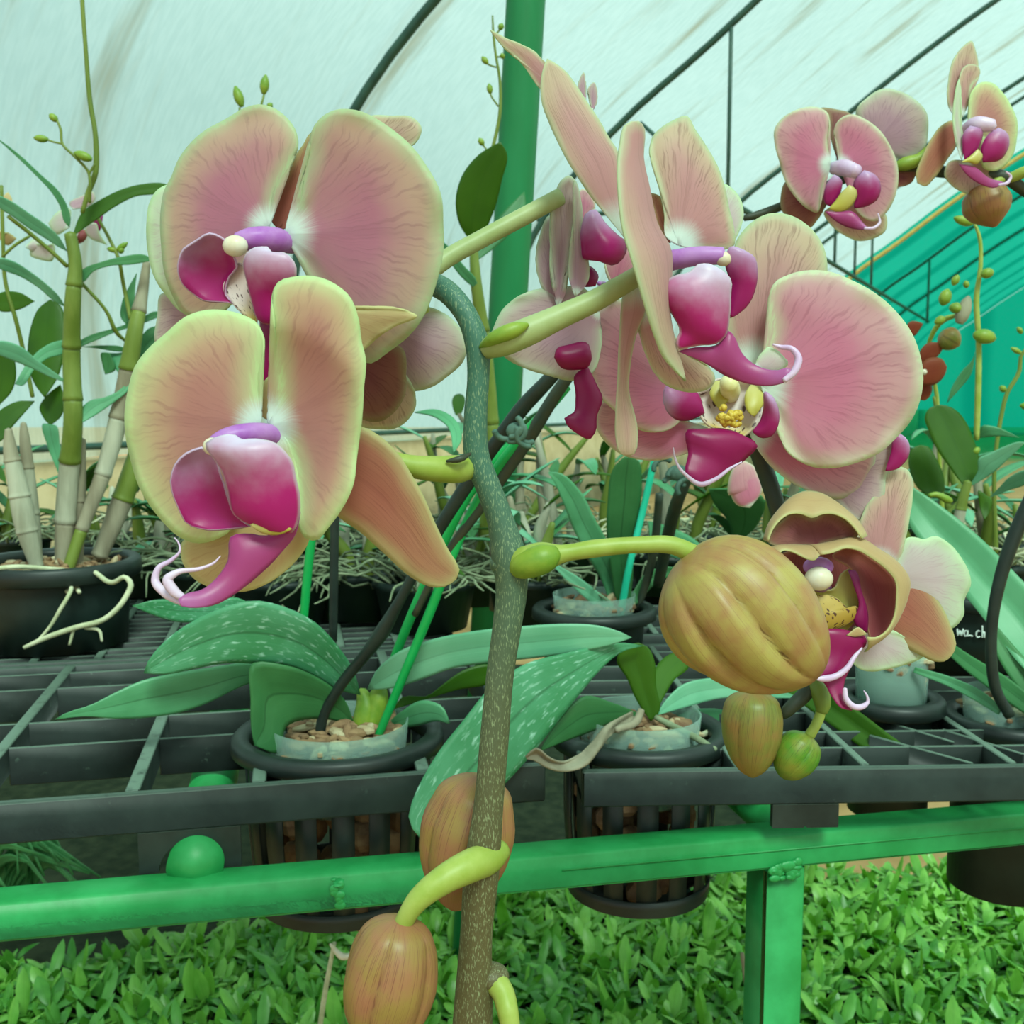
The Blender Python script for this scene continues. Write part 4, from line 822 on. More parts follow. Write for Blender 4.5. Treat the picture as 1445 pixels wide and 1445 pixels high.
# ---- third spray, further off at the upper right
spray3 = empty('orchid_spray', at(1460, 275, .70), 'farther orchid spray at the upper right with two open flowers and one dark bud', 'orchid')
pxtube('stem', [(1500, 300, .70, 9), (1445, 268, .70, 8), (1422, 252, .70, 9), (1380, 246, .70, 8), (1335, 243, .702, 8), (1300, 238, .702, 9), (1270, 236, .702, 9), (1220, 240, .706, 8), (1150, 272, .712, 7), (1100, 292, .714, 6), (1074, 302, .714, 6), (1050, 308, .714, 4)], M['stemdk'], spray3, n=14)
pxtube('bract', [(1310, 210, .698, 5), (1296, 225, .696, 8), (1275, 232, .696, 9), (1262, 236, .697, 5)], M['bract'], spray3, n=12)
pxtube('pedicel', [(1425, 252, .698, 7), (1445, 243, .694, 8), (1475, 238, .69, 8)], M['ped'], spray3, n=12)
f = Flower(spray3, 1185, 245, .690, -.05, .1, [p1(z5, 440, 890) + (.004, 9), p1(z5, 500, 890) + (-.008, 11), p1(z5, 560, 910) + (-.016, 9)], cmat='lav', label='left flower of the upper right spray')
f.petal('petal', z5([(650, 760), (560, 640), (555, 590), (620, 512), (700, 470), (790, 485), (870, 530), (925, 590), (936, 700), (920, 780), (860, 830), (790, 850)]), p1(z5, 900, 560), 'pback', .020, 0, .1)
f.petal('sepal', z5([(460, 850), (415, 700), (405, 600), (372, 573), (450, 580), (520, 600), (560, 700)]), p1(z5, 450, 575), 'sepdk', .008, .004, .08, n=16, m=10)
f.petal('sepal', z5([(430, 1000), (350, 1000), (180, 965), (155, 1060), (165, 1120), (220, 1170), (300, 1211), (370, 1135)]), p1(z5, 165, 1110), 'sepdk', .010, .004, .1)
f.petal('sepal', z5([(460, 1080), (385, 1125), (430, 1200), (500, 1250), (570, 1276), (650, 1262), (710, 1222), (717, 1150), (600, 1080)]), p1(z5, 590, 1276), 'p4', .008, 0, .1)
f.petal('sepal', z5([(680, 900), (780, 905), (872, 915), (850, 965), (780, 992), (700, 980)]), p1(z5, 872, 915), 'sepdk', .012, 0, .1, n=12, m=8)
f.petal('petal', z5([(420, 870), (400, 750), (415, 650), (405, 600), (372, 575), (300, 567), (220, 590), (160, 630), (123, 685), (124, 760), (150, 860), (180, 960), (230, 1040), (290, 1100), (350, 1126), (367, 1040), (385, 950)]), p1(z5, 123, 720), 'p3', 0, .002, .08)
f.petal('petal', z5([(470, 880), (458, 780), (439, 690), (460, 640), (530, 605), (600, 630), (680, 690), (740, 780), (775, 880), (776, 980), (750, 1070), (700, 1142), (650, 1172), (590, 1150), (553, 1105), (590, 1000), (540, 920)]), p1(z5, 776, 930), 'p3', -.001, -.002, .08)
f.petal('lip_lobe', z5([(430, 1095), (395, 1080), (385, 1040), (400, 975), (440, 925), (475, 950), (465, 1040)]), p1(z5, 440, 925), 'lobe', -.012, -.002, .2, n=14, m=8)
f.petal('lip_lobe', z5([(545, 1102), (545, 1040), (545, 960), (600, 903), (660, 930), (686, 990), (670, 1052), (610, 1092)]), p1(z5, 620, 905), 'lobe', -.014, -.002, .25, n=14, m=10)
f.petal('lip_callus', z5([(410, 1105), (450, 1060), (470, 1030), (520, 980), (560, 1010), (530, 1090), (470, 1125)]), p1(z5, 530, 985), 'yel', -.016, 0, .2, n=12, m=8)
f.petal('lip', z5([(390, 1120), (460, 1125), (530, 1120), (590, 1180), (622, 1215), (560, 1215), (470, 1185)]), p1(z5, 622, 1215), 'mid', -.016, -.006, .2, n=14, m=8)
f.tube('lip_tendril', [p1(z5, 600, 1210) + (-.024, 2), p1(z5, 650, 1207) + (-.024, 2.2), p1(z5, 680, 1180) + (-.023, 1.8), p1(z5, 672, 1130) + (-.022, .8)], 'lav')
f = Flower(spray3, 1365, 200, .685, .25, .05, [p1(z5, 1130, 690) + (.004, 8), p1(z5, 1200, 660) + (-.008, 11), p1(z5, 1285, 665) + (-.014, 8)], cmat='lav', label='right flower of the upper right spray, its narrow petals upright')
f.petal('sepal', z5([(1090, 640), (1045, 560), (1043, 430), (1068, 320), (1110, 258), (1165, 218), (1190, 280), (1202, 350), (1170, 450), (1130, 560)]), p1(z5, 1165, 218), 'p4', .010, .006, .1)
f.petal('petal', z5([(1120, 620), (1095, 500), (1105, 400), (1118, 365), (1150, 343), (1205, 358), (1211, 392), (1165, 450), (1150, 545)]), p1(z5, 1180, 348), 'p4', .004, .004, .1, n=16, m=8)
f.petal('sepal', z5([(1110, 720), (1065, 640), (1000, 670), (950, 740), (900, 840), (873, 930), (880, 970), (920, 987), (970, 942), (1020, 870), (1080, 780)]), p1(z5, 880, 965), 'sep', .006, -.002, .1, fold=-.05)
f.petal('sepal', z5([(1140, 850), (1045, 860), (1024, 930), (1060, 982), (1130, 1022), (1200, 1036), (1280, 1022), (1325, 970), (1345, 920), (1260, 860)]), p1(z5, 1200, 1036), 'p4', .008, 0, .1)
f.petal('petal', z5([(1150, 680), (1152, 560), (1165, 490), (1210, 440), (1270, 438), (1330, 490), (1375, 560), (1407, 640), (1406, 730), (1385, 820), (1340, 880), (1290, 906), (1230, 890), (1250, 800), (1220, 720)]), p1(z5, 1407, 680), 'p2', 0, .002, .1)
f.petal('petal', z5([(1115, 845), (1090, 780), (1068, 640), (1080, 490), (1100, 418), (1112, 500), (1108, 640), (1128, 770)]), p1(z5, 1100, 418), 'pwhite', -.010, .004, .1, n=16, m=6)
f.petal('lip_lobe', z5([(1130, 850), (1118, 790), (1125, 705), (1160, 668), (1222, 690), (1205, 780), (1160, 835)]), p1(z5, 1190, 675), 'lobe', -.012, 0, .2, n=14, m=8)
f.petal('lip_lobe', z5([(1225, 860), (1218, 780), (1260, 708), (1310, 678), (1357, 710), (1362, 780), (1322, 842)]), p1(z5, 1320, 680), 'lobe', -.014, 0, .25, n=14, m=10)
f.petal('lip_callus', z5([(1110, 860), (1150, 835), (1200, 790), (1225, 825), (1190, 870), (1160, 860)]), p1(z5, 1215, 805), 'yel', -.016, 0, .2, n=12, m=8)
f.petal('lip', z5([(1100, 870), (1180, 885), (1260, 945), (1335, 965), (1300, 992), (1210, 975), (1140, 925)]), p1(z5, 1330, 975), 'mid', -.014, -.004, .15, n=14, m=8)
f.tube('lip_tendril', [p1(z5, 1310, 980) + (-.018, 2), p1(z5, 1360, 965) + (-.018, 2.4), p1(z5, 1375, 935) + (-.018, 1.8), p1(z5, 1350, 910) + (-.018, 1)], 'lav')
pxtube('pedicel', [(1420, 250, .700, 6), (1405, 258, .698, 7), (1398, 268, .697, 7)], M['ped'], spray3, n=10)
bud('bud', (1385, 264, .697), (1404, 320, .693), [(0, 18), (.15, 29), (.45, 34), (.7, 27), (.9, 12), (1, 3)], 'bud2', spray3, 3, .12, .2, .6, label='dark brown bud under the right flower')
# ------------------------------------------------------------------ pots, plants and stakes on the bench
def leaf(name, parent, pts, tip, Db, Dt, mat, arch=0., side=0., cup=.05, fold=-.06, n=26, m=12, **kw):
    """outline from the base round; distances run from Db at the base to Dt at the tip, arch adds a bow"""
    b = np.array(pts[0]); tp = np.array(tip); k = 1 + int(np.argmin([np.hypot(*(np.array(p) - tp)) for p in pts[1:]])); ln = np.hypot(*(tp - b))
    def dd(p, sg):
        u = min(1., np.hypot(*(np.array(p) - b)) / ln); return Db + (Dt - Db) * u + arch * math.sin(math.pi * u) + sg * side * math.sin(math.pi * u)
    L = [(x, y, dd((x, y), -1)) for x, y in pts[:k+1]]; R = [(x, y, dd((x, y), 1)) for x, y in [pts[0]] + pts[:k-1:-1]]
    kw.setdefault('thick', .0012)
    return sheet(name, L, R, M[mat], parent, n=n, m=m, cup=cup, fold=fold, **kw)
def strip(name, parent, path, mat, cup=.05, fold=-.1, n=30, m=9, **kw):
    """strap leaf through (x, y, distance, half width px)"""
    P = np.array([p[:2] for p in path], float); T = np.gradient(P, axis=0); T /= np.maximum(np.linalg.norm(T, axis=1), 1e-9)[:, None]
    N = np.column_stack([-T[:, 1], T[:, 0]]); L = []; R = []
    for (x, y, D, h_), nn in zip(path, N):
        L.append((x - nn[0]*h_, y - nn[1]*h_, D)); R.append((x + nn[0]*h_, y + nn[1]*h_, D))
    kw.setdefault('thick', .0012)
    return sheet(name, L, R, M[mat], parent, n=n, m=m, cup=cup, fold=fold, **kw)
zA = zc(0, 840, 2.3883); zB = zc(420, 840, 2.3883); zED = zc(0, 160, 5.1625); zEC = zc(0, 380, 3.804); zR = zc(1245, 540, 7.225); zS = zc(680, 520, 3.6133); zQ = zc(1280, 340, 5.1636)

def pot(label, c, rt, rb, zt, zb, solid=True, group=None, slats=14, cup=None, fill='bark', rimh=.011, name='plant_pot', fill_z=-.012):
    c = np.array([c[0], c[1], 0.]); T = empty(name, c + UP * zb, label, 'pot', group)
    pr = [(rt - .011, zt - .004), (rt - .010, zt - .001), (rt - .002, zt), (rt + .001, zt - .003), (rt + .0015, zt - rimh), (rt - .002, zt - rimh - .002), (rt - .011, zt - rimh - .003), (rt - .0115, zt - .006), (rt - .011, zt - .004)]
    MB().lathe(c, pr, 56).build('rim', M['black'], T)
    ri = rt - .009
    if solid:
        MB().lathe(c, [(ri, zt - rimh), (ri * .5 + rb * .5, (zt + zb) / 2), (rb, zb), (.001, zb), (.001, zb + .003), (rb - .003, zb + .003), (ri - .003, zt - rimh)], 48).build('wall', M['blackdk'], T)
    else:
        for k in range(slats):
            a0 = 2 * math.pi * (k + .5) / slats; w_ = 2 * math.pi / slats * .30; V = []
            for rr, zz in [(ri, zt - rimh), (ri * .5 + rb * .5 + .002, (zt + zb) / 2), (rb + .001, zb + .008), (rb - .012, zb + .0015), (rb - .012, zb)]:
                for q, dr_ in ((a0 - w_, 0), (a0, .0006), (a0 + w_, 0)): V.append(c + np.array([(rr + dr_) * math.cos(q), (rr + dr_) * math.sin(q), zz]))
            Fc = [(i*3+j, i*3+j+1, (i+1)*3+j+1, (i+1)*3+j) for i in range(4) for j in range(2)]
            obj('slat', V, Fc, M['black'], T, thick=.0016)
        zr = zb + .012
        MB().lathe(c, [(rb + .0022, zr - .006), (rb + .003, zr), (rb + .0035, zr + .006), (rb + .002, zr + .006), (rb + .001, zr - .006), (rb + .0022, zr - .006)], 48).build('bottom_ring', M['black'], T)
        MB().lathe(c, [(.001, zb), (rb - .010, zb), (rb - .010, zb + .002), (.001, zb + .002)], 40).build('bottom_plate', M['black'], T)
        core = MB()
        for k in range(70):
            q = random.random() * 6.28; z = random.uniform(zb + .008, zt - .02); f_ = (z - zb) / (zt - zb); r_ = (rb + (ri - rb) * f_ - .012) * random.random() ** .35
            core.ball(c + np.array([r_ * math.cos(q), r_ * math.sin(q), z]), (random.uniform(.006, .014), random.uniform(.006, .012), random.uniform(.008, .016)), 7, 5)
        tag(core.build('potting_bark', M['bark'], T, smooth=False), kind='stuff')
    if cup:
        cr, ch, cd = cup
        MB().lathe(c, [(cr, zt + ch), (cr + .0008, zt + ch), (cr * .9, zt - cd), (.001, zt - cd), (.001, zt - cd + .001), (cr * .9 - .001, zt - cd + .001), (cr - .001, zt + ch - .001), (cr, zt + ch)], 48).build('inner_cup', M['clear'], T)
    fr = (cup[0] * .93 if cup else ri - .004); mb = MB(); ml = MB()
    n_ = int(150 * (fr / .05) ** 2)
    for k in range(n_):
        q = random.random() * 6.28; r_ = fr * .97 * random.random() ** .5; b_ = ml if random.random() < .3 else mb
        e = np.array([random.gauss(0, 1), random.gauss(0, 1), random.gauss(0, .3)]); e /= np.linalg.norm(e); e2 = np.cross(e, [0, 0, 1.]); e2 /= np.linalg.norm(e2)
        b_.ball(c + np.array([r_ * math.cos(q), r_ * math.sin(q), zt + fill_z + (cup[1] if cup else 0) - .006 + .008 * random.random() + .008 * (1 - r_ / fr)]),
                (random.uniform(.006, .012), random.uniform(.003, .006), random.uniform(.002, .004)), 7, 5, np.array([e, e2, np.cross(e, e2)]))
    if fill:
        tag(mb.build('bark_mulch', M['bark'], T, smooth=False), kind='stuff'); tag(ml.build('pale_bark_mulch', M['barklt'], T, smooth=False), kind='stuff')
        MB().lathe(c, [(.001, zt + fill_z - .004), (fr * .9, zt + fill_z - .006), (fr * .9, zt - .03), (.001, zt - .03)], 32).build('soil', M['soil'], T)
    return T

# front pot and its moth orchid with arched leaves
pot('front black basket pot hanging in the left tray, clear cup of bark inside', cA, .0735, .058, .728, .600, False, cup=(.049, .006, .05), slats=16)
pa = empty('moth_orchid', at(510, 1045, .735), 'moth orchid with arching leaves in the front basket pot, one leaf speckled silver', 'orchid plant')
leaf('leaf', pa, zA([(1215, 335), (1190, 250), (1130, 160), (1060, 90), (960, 40), (860, 18), (760, 38), (680, 72), (600, 118), (540, 170), (500, 220), (484, 262), (560, 266), (650, 248), (760, 228), (860, 230), (960, 238), (1060, 275), (1140, 318)]), p1(zA, 484, 262), .742, .675, 'leafsp', arch=-.012, cup=.10, fold=-.12)
leaf('leaf', pa, zA([(930, 300), (900, 235), (850, 228), (700, 245), (560, 268), (480, 287), (400, 322), (300, 372), (220, 398), (185, 418), (280, 408), (400, 416), (500, 411), (600, 396), (700, 362), (800, 312), (860, 290)]), p1(zA, 185, 418), .735, .665, 'leaf', cup=.06)
leaf('leaf', pa, zA([(860, 40), (800, 8), (720, 18), (620, 14), (520, 16), (445, 35), (500, 60), (600, 90), (680, 90), (780, 80)]), p1(zA, 445, 35), .80, .76, 'leafsp', cup=.05, n=18, m=8)
leaf('leaf', pa, zA([(1195, 435), (1160, 350), (1060, 272), (960, 236), (850, 230), (845, 350), (848, 460), (858, 507), (940, 530), (962, 446), (1060, 415), (1130, 422)]), p1(zA, 858, 500), .738, .690, 'leafdk', cup=.06, fold=-.10)
leaf('leaf', pa, zB([(235, 318), (268, 250), (340, 190), (450, 150), (600, 120), (750, 105), (900, 96), (1000, 100), (1080, 120), (1126, 142), (1060, 166), (950, 190), (800, 211), (650, 226), (520, 246), (420, 282), (320, 312)]), p1(zB, 1126, 142), .742, .715, 'leaflt', arch=-.012, cup=.08, fold=-.10)
leaf('leaf', pa, zB([(320, 385), (350, 345), (440, 338), (490, 300), (560, 252), (650, 234), (700, 260), (640, 300), (540, 318), (450, 345)]), p1(zB, 690, 250), .748, .77, 'leafol', cup=.05, n=18, m=8)
leaf('leaf', pa, zB([(290, 445), (350, 392), (430, 354), (490, 378), (513, 432), (480, 424), (400, 440)]), p1(zB, 513, 432), .75, .72, 'leaf', cup=.1, n=16, m=8)
pxtube('stem_base', [p1(zB, 215, 525) + (.745, 16), p1(zB, 222, 440) + (.746, 17), p1(zB, 230, 370) + (.748, 15), p1(zB, 215, 320) + (.750, 7)], M['bract'], pa, n=14)
pxtube('stem_base', [p1(zB, 225, 500) + (.745, 14), p1(zB, 258, 400) + (.748, 16), p1(zB, 275, 330) + (.750, 13), p1(zB, 280, 295) + (.752, 6)], M['bract'], pa, n=14)
pxtube('flower_spike', [(450, 1050, .722, 7), (456, 1010, .722, 8), (480, 968, .718, 8), (520, 918, .71, 9), (537, 895, .706, 11), (560, 855, .70, 8), (610, 762, .69, 9), (655, 690, .68, 10), (700, 625, .67, 10), (740, 572, .66, 11), (775, 535, .65, 10), (850, 440, .64, 9)], M['bstake'], pa, seg=60, n=14)
pxtube('flower_spike', [(585, 868, .712, 5), (620, 800, .705, 6), (700, 685, .695, 9), (745, 620, .69, 10), (790, 548, .68, 9), (850, 470, .67, 8)], M['stemdk'], pa, seg=40, n=12)
leaf('leaf', pa, [(640, 640), (652, 618), (640, 590), (615, 578), (585, 582), (612, 588), (630, 600)], (585, 582), .80, .86, 'leaf', cup=.05, n=16, m=8)
def stake(label, path, mat, name='plant_stake'):
    P = [at(x, y, D) for x, y, D, r in path]; o = pxtube(name, path, M[mat], None, n=10, origin=P[0]); tag(o, label, 'stake'); return o
stake('bright green stake slanting out of the front basket pot beside the stem base', [(524, 1062, .730, 6), (600, 880, .71, 7), (660, 735, .70, 7.5), (690, 680, .695, 8), (800, 545, .685, 7)], 'stake')
stake('bright green stake slanting just left of its twin, behind the dark spike', [(535, 985, .76, 6), (580, 870, .745, 7), (620, 780, .735, 7), (662, 695, .725, 8), (760, 590, .71, 6)], 'stake')
stake('short upright green stake below the curled lip of the peach flower', [(428, 880, .86, 6), (434, 810, .86, 6.5), (442, 740, .86, 6.5)], 'stake')
stake('upright black stake below the peach flower, right of a green stake', [(470, 905, .84, 6), (471, 820, .84, 6.5), (473, 700, .84, 6.5)], 'bstake')
def clip(label, x, y, D, s_=1.):
    T = empty('orchid_clip', at(x, y, D), label, 'clip'); k = mpp(D) * s_
    for i in range(5):
        ox, oy = random.uniform(-30, 26), random.uniform(-22, 26); c = at(x + ox * s_, y + oy * s_, D - .006); a0 = random.random() * 6
        P = [c + np.array([math.cos(a0 + t) * 17 * k, math.sin(a0 * 2 + t) * 6 * k, math.sin(a0 + t) * 15 * k]) for t in np.linspace(0, 2.5, 8)]
        MB().tube(P, 4.2 * k, n=8, seg=24).build('claw', M['clipg'], T)
    MB().ball(at(x, y, D - .004), (14 * k, 10 * k, 12 * k), 10, 8).build('hub', M['clipg'], T)
clip('grey green claw clip gripping the dark spike beside the thick main stem', 728, 608, .655)
clip('grey green claw clip on a thin stem below the crimson lip', 955, 668, .90, .9)

# right hand pot with the folded speckled leaf
pot('black basket pot hanging in the right tray under the biggest bud', cB, .0635, .050, .724, .596, False, cup=(.044, .010, .05), slats=14)
pb_ = empty('moth_orchid', at(920, 1015, .74), 'moth orchid in the right basket pot, its broad speckled leaf folded forwards over the tray', 'orchid plant')
leaf('leaf', pb_, zB([(1165, 170), (1100, 160), (1040, 165), (900, 195), (760, 235), (640, 320), (560, 420), (480, 520), (420, 620), (384, 700), (374, 760), (415, 822), (470, 770), (600, 715), (720, 612), (800, 520), (880, 420), (960, 320), (1020, 250), (1095, 188)]), p1(zB, 400, 815), .738, .632, 'leafsp', arch=-.008, cup=.05, fold=-.05, n=30)
leaf('leaf', pb_, zB([(1190, 425), (1140, 350), (1110, 280), (1075, 215), (1105, 172), (1150, 160), (1180, 175), (1203, 225), (1207, 300), (1217, 395)]), p1(zB, 1130, 162), .742, .745, 'leafol', cup=.12, fold=-.15, n=20, m=10)
leaf('leaf', pb_, zB([(1195, 420), (1195, 330), (1196, 270), (1230, 215), (1300, 180), (1320, 230), (1265, 290), (1225, 360)]), p1(zB, 1310, 190), .748, .80, 'leafol', cup=.1, n=18, m=8)
leaf('leaf', pb_, [(925, 1010), (938, 990), (960, 968), (1000, 957), (1040, 958), (1090, 970), (1130, 985), (1080, 985), (1020, 985), (960, 1000)], (1130, 985), .75, .80, 'leaflt', cup=.06, fold=-.1)
strip('leaf', pb_, [(1060, 950, .82, 8), (1120, 968, .80, 16), (1180, 1005, .765, 19), (1240, 1048, .735, 18), (1270, 1066, .722, 13), (1286, 1080, .716, 2)], 'leafol', fold=-.2)
leaf('leaf', pb_, zB([(1165, 405), (1060, 362), (960, 342), (880, 420), (815, 525), (900, 492), (1000, 455), (1100, 410)]), p1(zB, 815, 525), .745, .69, 'leafdk', cup=.08)
leaf('leaf', pb_, [(945, 1026), (960, 1008), (990, 1000), (1030, 1008), (1040, 1030), (1000, 1034)], (1040, 1030), .77, .80, 'leaf', cup=.05, n=14, m=8)
strip('dry_leaf', pb_, [p1(zB, 1135, 405) + (.728, 7), p1(zB, 1050, 455) + (.70, 8), p1(zB, 1000, 515) + (.675, 7), p1(zB, 960, 555) + (.665, 8), p1(zB, 900, 577) + (.655, 6), p1(zB, 840, 562) + (.648, 7), p1(zB, 800, 535) + (.648, 9), p1(zB, 770, 548) + (.648, 2)], 'canebrown', fold=-.3, wave=.3)['label'] = 'curled dry brown leaf'
pxtube('root', [(925, 1012, .74, 4), (950, 1025, .73, 5), (985, 1043, .715, 5), (1010, 1058, .705, 4)], M['rootdk'], pb_, n=10)
pxtube('root', [(985, 1040, .76, 4), (1010, 1030, .755, 5), (1040, 1026, .755, 4)], M['root'], pb_, n=10)
pxtube('root', [(905, 1002, .72, 5), (900, 1015, .715, 6), (870, 1030, .70, 5)], M['canebrown'], pb_, n=10)

# pots further right
pot('small black pot with a tall clear cup in the right tray below the hooded flower', cC, .0395, .030, .733, .640, True, cup=(.0275, .042, .03))
pot('black pot at the right end of the right tray holding a mossy clear cup', cD, .049, .040, .722, .585, True, cup=(.034, .016, .04))
px_ = empty('strap_leaf_orchid', at(1418, 1005, .735), 'orchid with wide green strap leaves and a black flower stem at the right end', 'orchid plant')
strip('leaf', px_, [(1268, 680, .86, 5), (1303, 726, .85, 25), (1354, 778, .83, 34), (1412, 842, .80, 38), (1466, 905, .775, 42), (1515, 990, .75, 36), (1455, 1022, .737, 14)], 'leafband', fold=-.15, cup=.02)
strip('leaf', px_, [(1400, 885, .79, 6), (1420, 920, .78, 14), (1450, 960, .77, 18), (1490, 1010, .76, 12)], 'leafdk')
strip('leaf', px_, [(1340, 915, .80, 8), (1370, 938, .785, 11), (1410, 965, .765, 14), (1470, 1010, .74, 12)], 'leafdk')
strip('leaf', px_, [(1290, 945, .77, 4), (1340, 962, .76, 7), (1390, 988, .745, 8), (1412, 1005, .738, 5)], 'leaf')
pxtube('flower_spike', [(1425, 1010, .735, 8), (1406, 975, .735, 8), (1399, 930, .735, 8), (1400, 880, .735, 8), (1412, 815, .735, 9), (1432, 755, .735, 10), (1460, 690, .735, 9)], M['bstake'], px_, seg=40, n=12)
# black pot with white handwriting
cI = at(1364, 880, .95); rI = .050; pi_ = pot('black pot with white handwriting behind the strap leaves, middle of right tray', cI, rI + .008, rI - .003, .790, .722, True)
mbt = MB()
STR = [[(0, .6), (.12, 0), (.3, .55), (.45, 0), (.62, .65)], [(1.05, .5), (.8, .5), (.72, .2), (.85, 0), (1.05, .15), (1.1, .55), (1.12, .05), (1.3, .15)], [(1.3, .15), (1.6, .1)],
       [(2.3, .55), (2.05, .55), (1.95, .2), (2.1, 0), (2.35, .1)], [(2.55, 1.0), (2.6, .0)], [(2.6, .3), (2.75, .5), (2.85, .0)], [(3.05, .5), (3.1, 0)], [(3.08, .75), (3.08, .8)], [(3.3, .6), (3.35, .0), (3.5, .1)]]
for st in STR:
    P = []
    for x, y in catmull(np.array(st), 10):
        q = -math.pi / 2 - .56 + x * .155; z = .755 + y * .0105; P.append(np.array([cI[0] + (rI + .001) * math.cos(q), cI[1] + (rI + .001) * math.sin(q), z]))
    mbt.tube(P, .0007, n=6)
mbt.build('handwriting', M['chalk'], pi_)

# middle pot with a clear cup, teal stake, strap leaves
cE = at(838, 868, 1.02); pot('black pot with a clear cup and white pebbles just behind the long pale leaf', cE, .060, .048, .760, .722, True, cup=(.040, .012, .03))
pe = empty('moth_orchid', at(880, 860, 1.02), 'orchid with dark upright strap leaves in the middle pot behind the pale leaf', 'orchid plant')
leaf('leaf', pe, zS([(690, 1240), (670, 1100), (640, 900), (640, 700), (690, 480), (740, 440), (800, 470), (815, 560), (800, 750), (775, 900), (765, 1100), (730, 1230)]), p1(zS, 745, 440), 1.02, .98, 'leafdk', cup=.1)
strip('leaf', pe, [p1(zS, 690, 1235) + (1.02, 6), p1(zS, 660, 1080) + (1.02, 13), p1(zS, 600, 940) + (1.0, 17), p1(zS, 520, 790) + (.99, 17), p1(zS, 450, 640) + (.98, 14), p1(zS, 380, 550) + (.98, 7), p1(zS, 340, 530) + (.98, 1)], 'leaf')
strip('leaf', pe, [p1(zS, 670, 1220) + (1.01, 6), p1(zS, 580, 1170) + (1.0, 9), p1(zS, 480, 1090) + (1.0, 8), p1(zS, 380, 1010) + (1.0, 3)], 'leaflt')
strip('leaf', pe, [p1(zS, 700, 1240) + (1.02, 6), p1(zS, 790, 1160) + (1.04, 8), p1(zS, 850, 1080) + (1.05, 10), p1(zS, 960, 1030) + (1.06, 6), p1(zS, 1000, 1020) + (1.06, 1)], 'leafdk')
pxtube('flower_spike', [p1(zS, 790, 1230) + (1.04, 5), p1(zS, 850, 1050) + (1.04, 6), p1(zS, 890, 820) + (1.03, 6), p1(zS, 905, 640) + (1.02, 6)], M['stemdk'], pe)
pxtube('flower_spike', [p1(zS, 900, 1100) + (1.04, 8), p1(zS, 950, 850) + (1.0, 9), p1(zS, 1010, 640) + (.95, 9), p1(zS, 1060, 520) + (.94, 8)], M['stemdk'], pe)
for x, y, r in [(610, 1235, 8), (690, 1282, 13), (650, 1270, 8)]:
    q = p1(zS, x, y); o = MB().ball(at(*q, 1.0), (r * mpp(1.), r * mpp(1.), r * .5 * mpp(1.)), 14, 8).build('pebble', M['white'], pe)
stake('thin teal stake in the middle pot, crossing behind the biggest bud stalk', [(875, 870, 1.0, 5.5), (890, 790, .99, 5), (905, 730, .99, 5), (925, 640, .98, 5), (935, 590, .98, 5)], 'teal')
# big leaf pair behind the rose flower
ph_ = empty('moth_orchid', at(1020, 800, 1.1), 'orchid with broad dark leaves under the rose flower, small pink bloom beside it', 'orchid plant')
leaf('leaf', ph_, [(1030, 790), (1030, 740), (1005, 705), (1000, 690), (1040, 690), (1075, 700), (1072, 735), (1045, 765)], (1020, 688), 1.1, 1.0, 'leafdk', cup=.05, n=18, m=10)
leaf('leaf', ph_, [(1010, 800), (960, 790), (920, 770), (915, 735), (950, 745), (985, 765)], (915, 735), 1.1, 1.15, 'leaf', cup=.05, n=16, m=8)
leaf('flower_petal', ph_, zg([(900, 1330), (830, 1410), (800, 1440), (815, 1300), (870, 1255), (930, 1290), (960, 1400)]), p1(zg, 870, 1255), .70, .70, 'p3', cup=.2, n=14, m=8)
leaf('flower_petal', ph_, [(1058, 716), (1040, 712), (1030, 690), (1034, 668), (1060, 660), (1075, 690)], (1034, 668), .70, .70, 'p3', cup=.2, n=14, m=8)

# ---- dendrobium on the left
cF = at(78, 800, 1.03); pot('large black pot at the left edge with pale roots spilling over its rim', cF, .080, .066, .806, .722, True, rimh=.016)
pd = empty('dendrobium', at(88, 815, 1.03), 'tall dendrobium with jointed canes and narrow leaves in the left black pot', 'orchid plant')
def cane(parent, path, mats, n=14):
    P = np.array(path, float); Q = catmull(P, 40); top = len(mats)
    for i, mt in enumerate(mats):
        a, b = i * 40 // top, (i + 1) * 40 // top + 1; seg = Q[a:min(b, 40)].copy(); seg[:, 3] *= 1.0
        seg[0, 3] *= 1.12; seg[1, 3] *= 1.02
        pxtube('cane', [tuple(r) for r in seg], M[mt], parent, seg=max(12, len(seg) * 2), n=n)
cane(pd, [(88, 812, 1.03, 10), (92, 740, 1.03, 14), (97, 670, 1.03, 14), (103, 600, 1.02, 13), (101, 500, 1.02, 12), (103, 420, 1.01, 11), (106, 370, 1.01, 9), (99, 330, 1.01, 8)], ['canebrown', 'canegrey', 'cane', 'cane', 'cane', 'cane'])
cane(pd, [(92, 815, 1.02, 8), (118, 740, 1.03, 9), (145, 670, 1.04, 11), (172, 570, 1.05, 13), (190, 470, 1.05, 11), (203, 400, 1.06, 7), (207, 370, 1.06, 5)], ['cane', 'canebrown', 'canegrey', 'canebrown', 'cane', 'canebrown'])
cane(pd, [(140, 785, 1.06, 11), (165, 725, 1.07, 14), (192, 650, 1.08, 14), (208, 590, 1.09, 10), (215, 540, 1.1, 8)], ['canebrown', 'cane', 'cane'])
cane(pd, [(52, 800, 1.0, 9), (36, 740, 1.0, 15), (24, 680, 1.0, 13), (14, 630, 1.0, 9), (12, 606, 1.0, 5)], ['canegrey', 'canegrey', 'canegrey', 'canebrown'])
cane(pd, [(50, 790, 1.02, 10), (44, 720, 1.02, 11), (40, 670, 1.02, 9), (34, 610, 1.02, 6), (33, 597, 1.02, 4)], ['canegrey', 'canegrey', 'canebrown'])
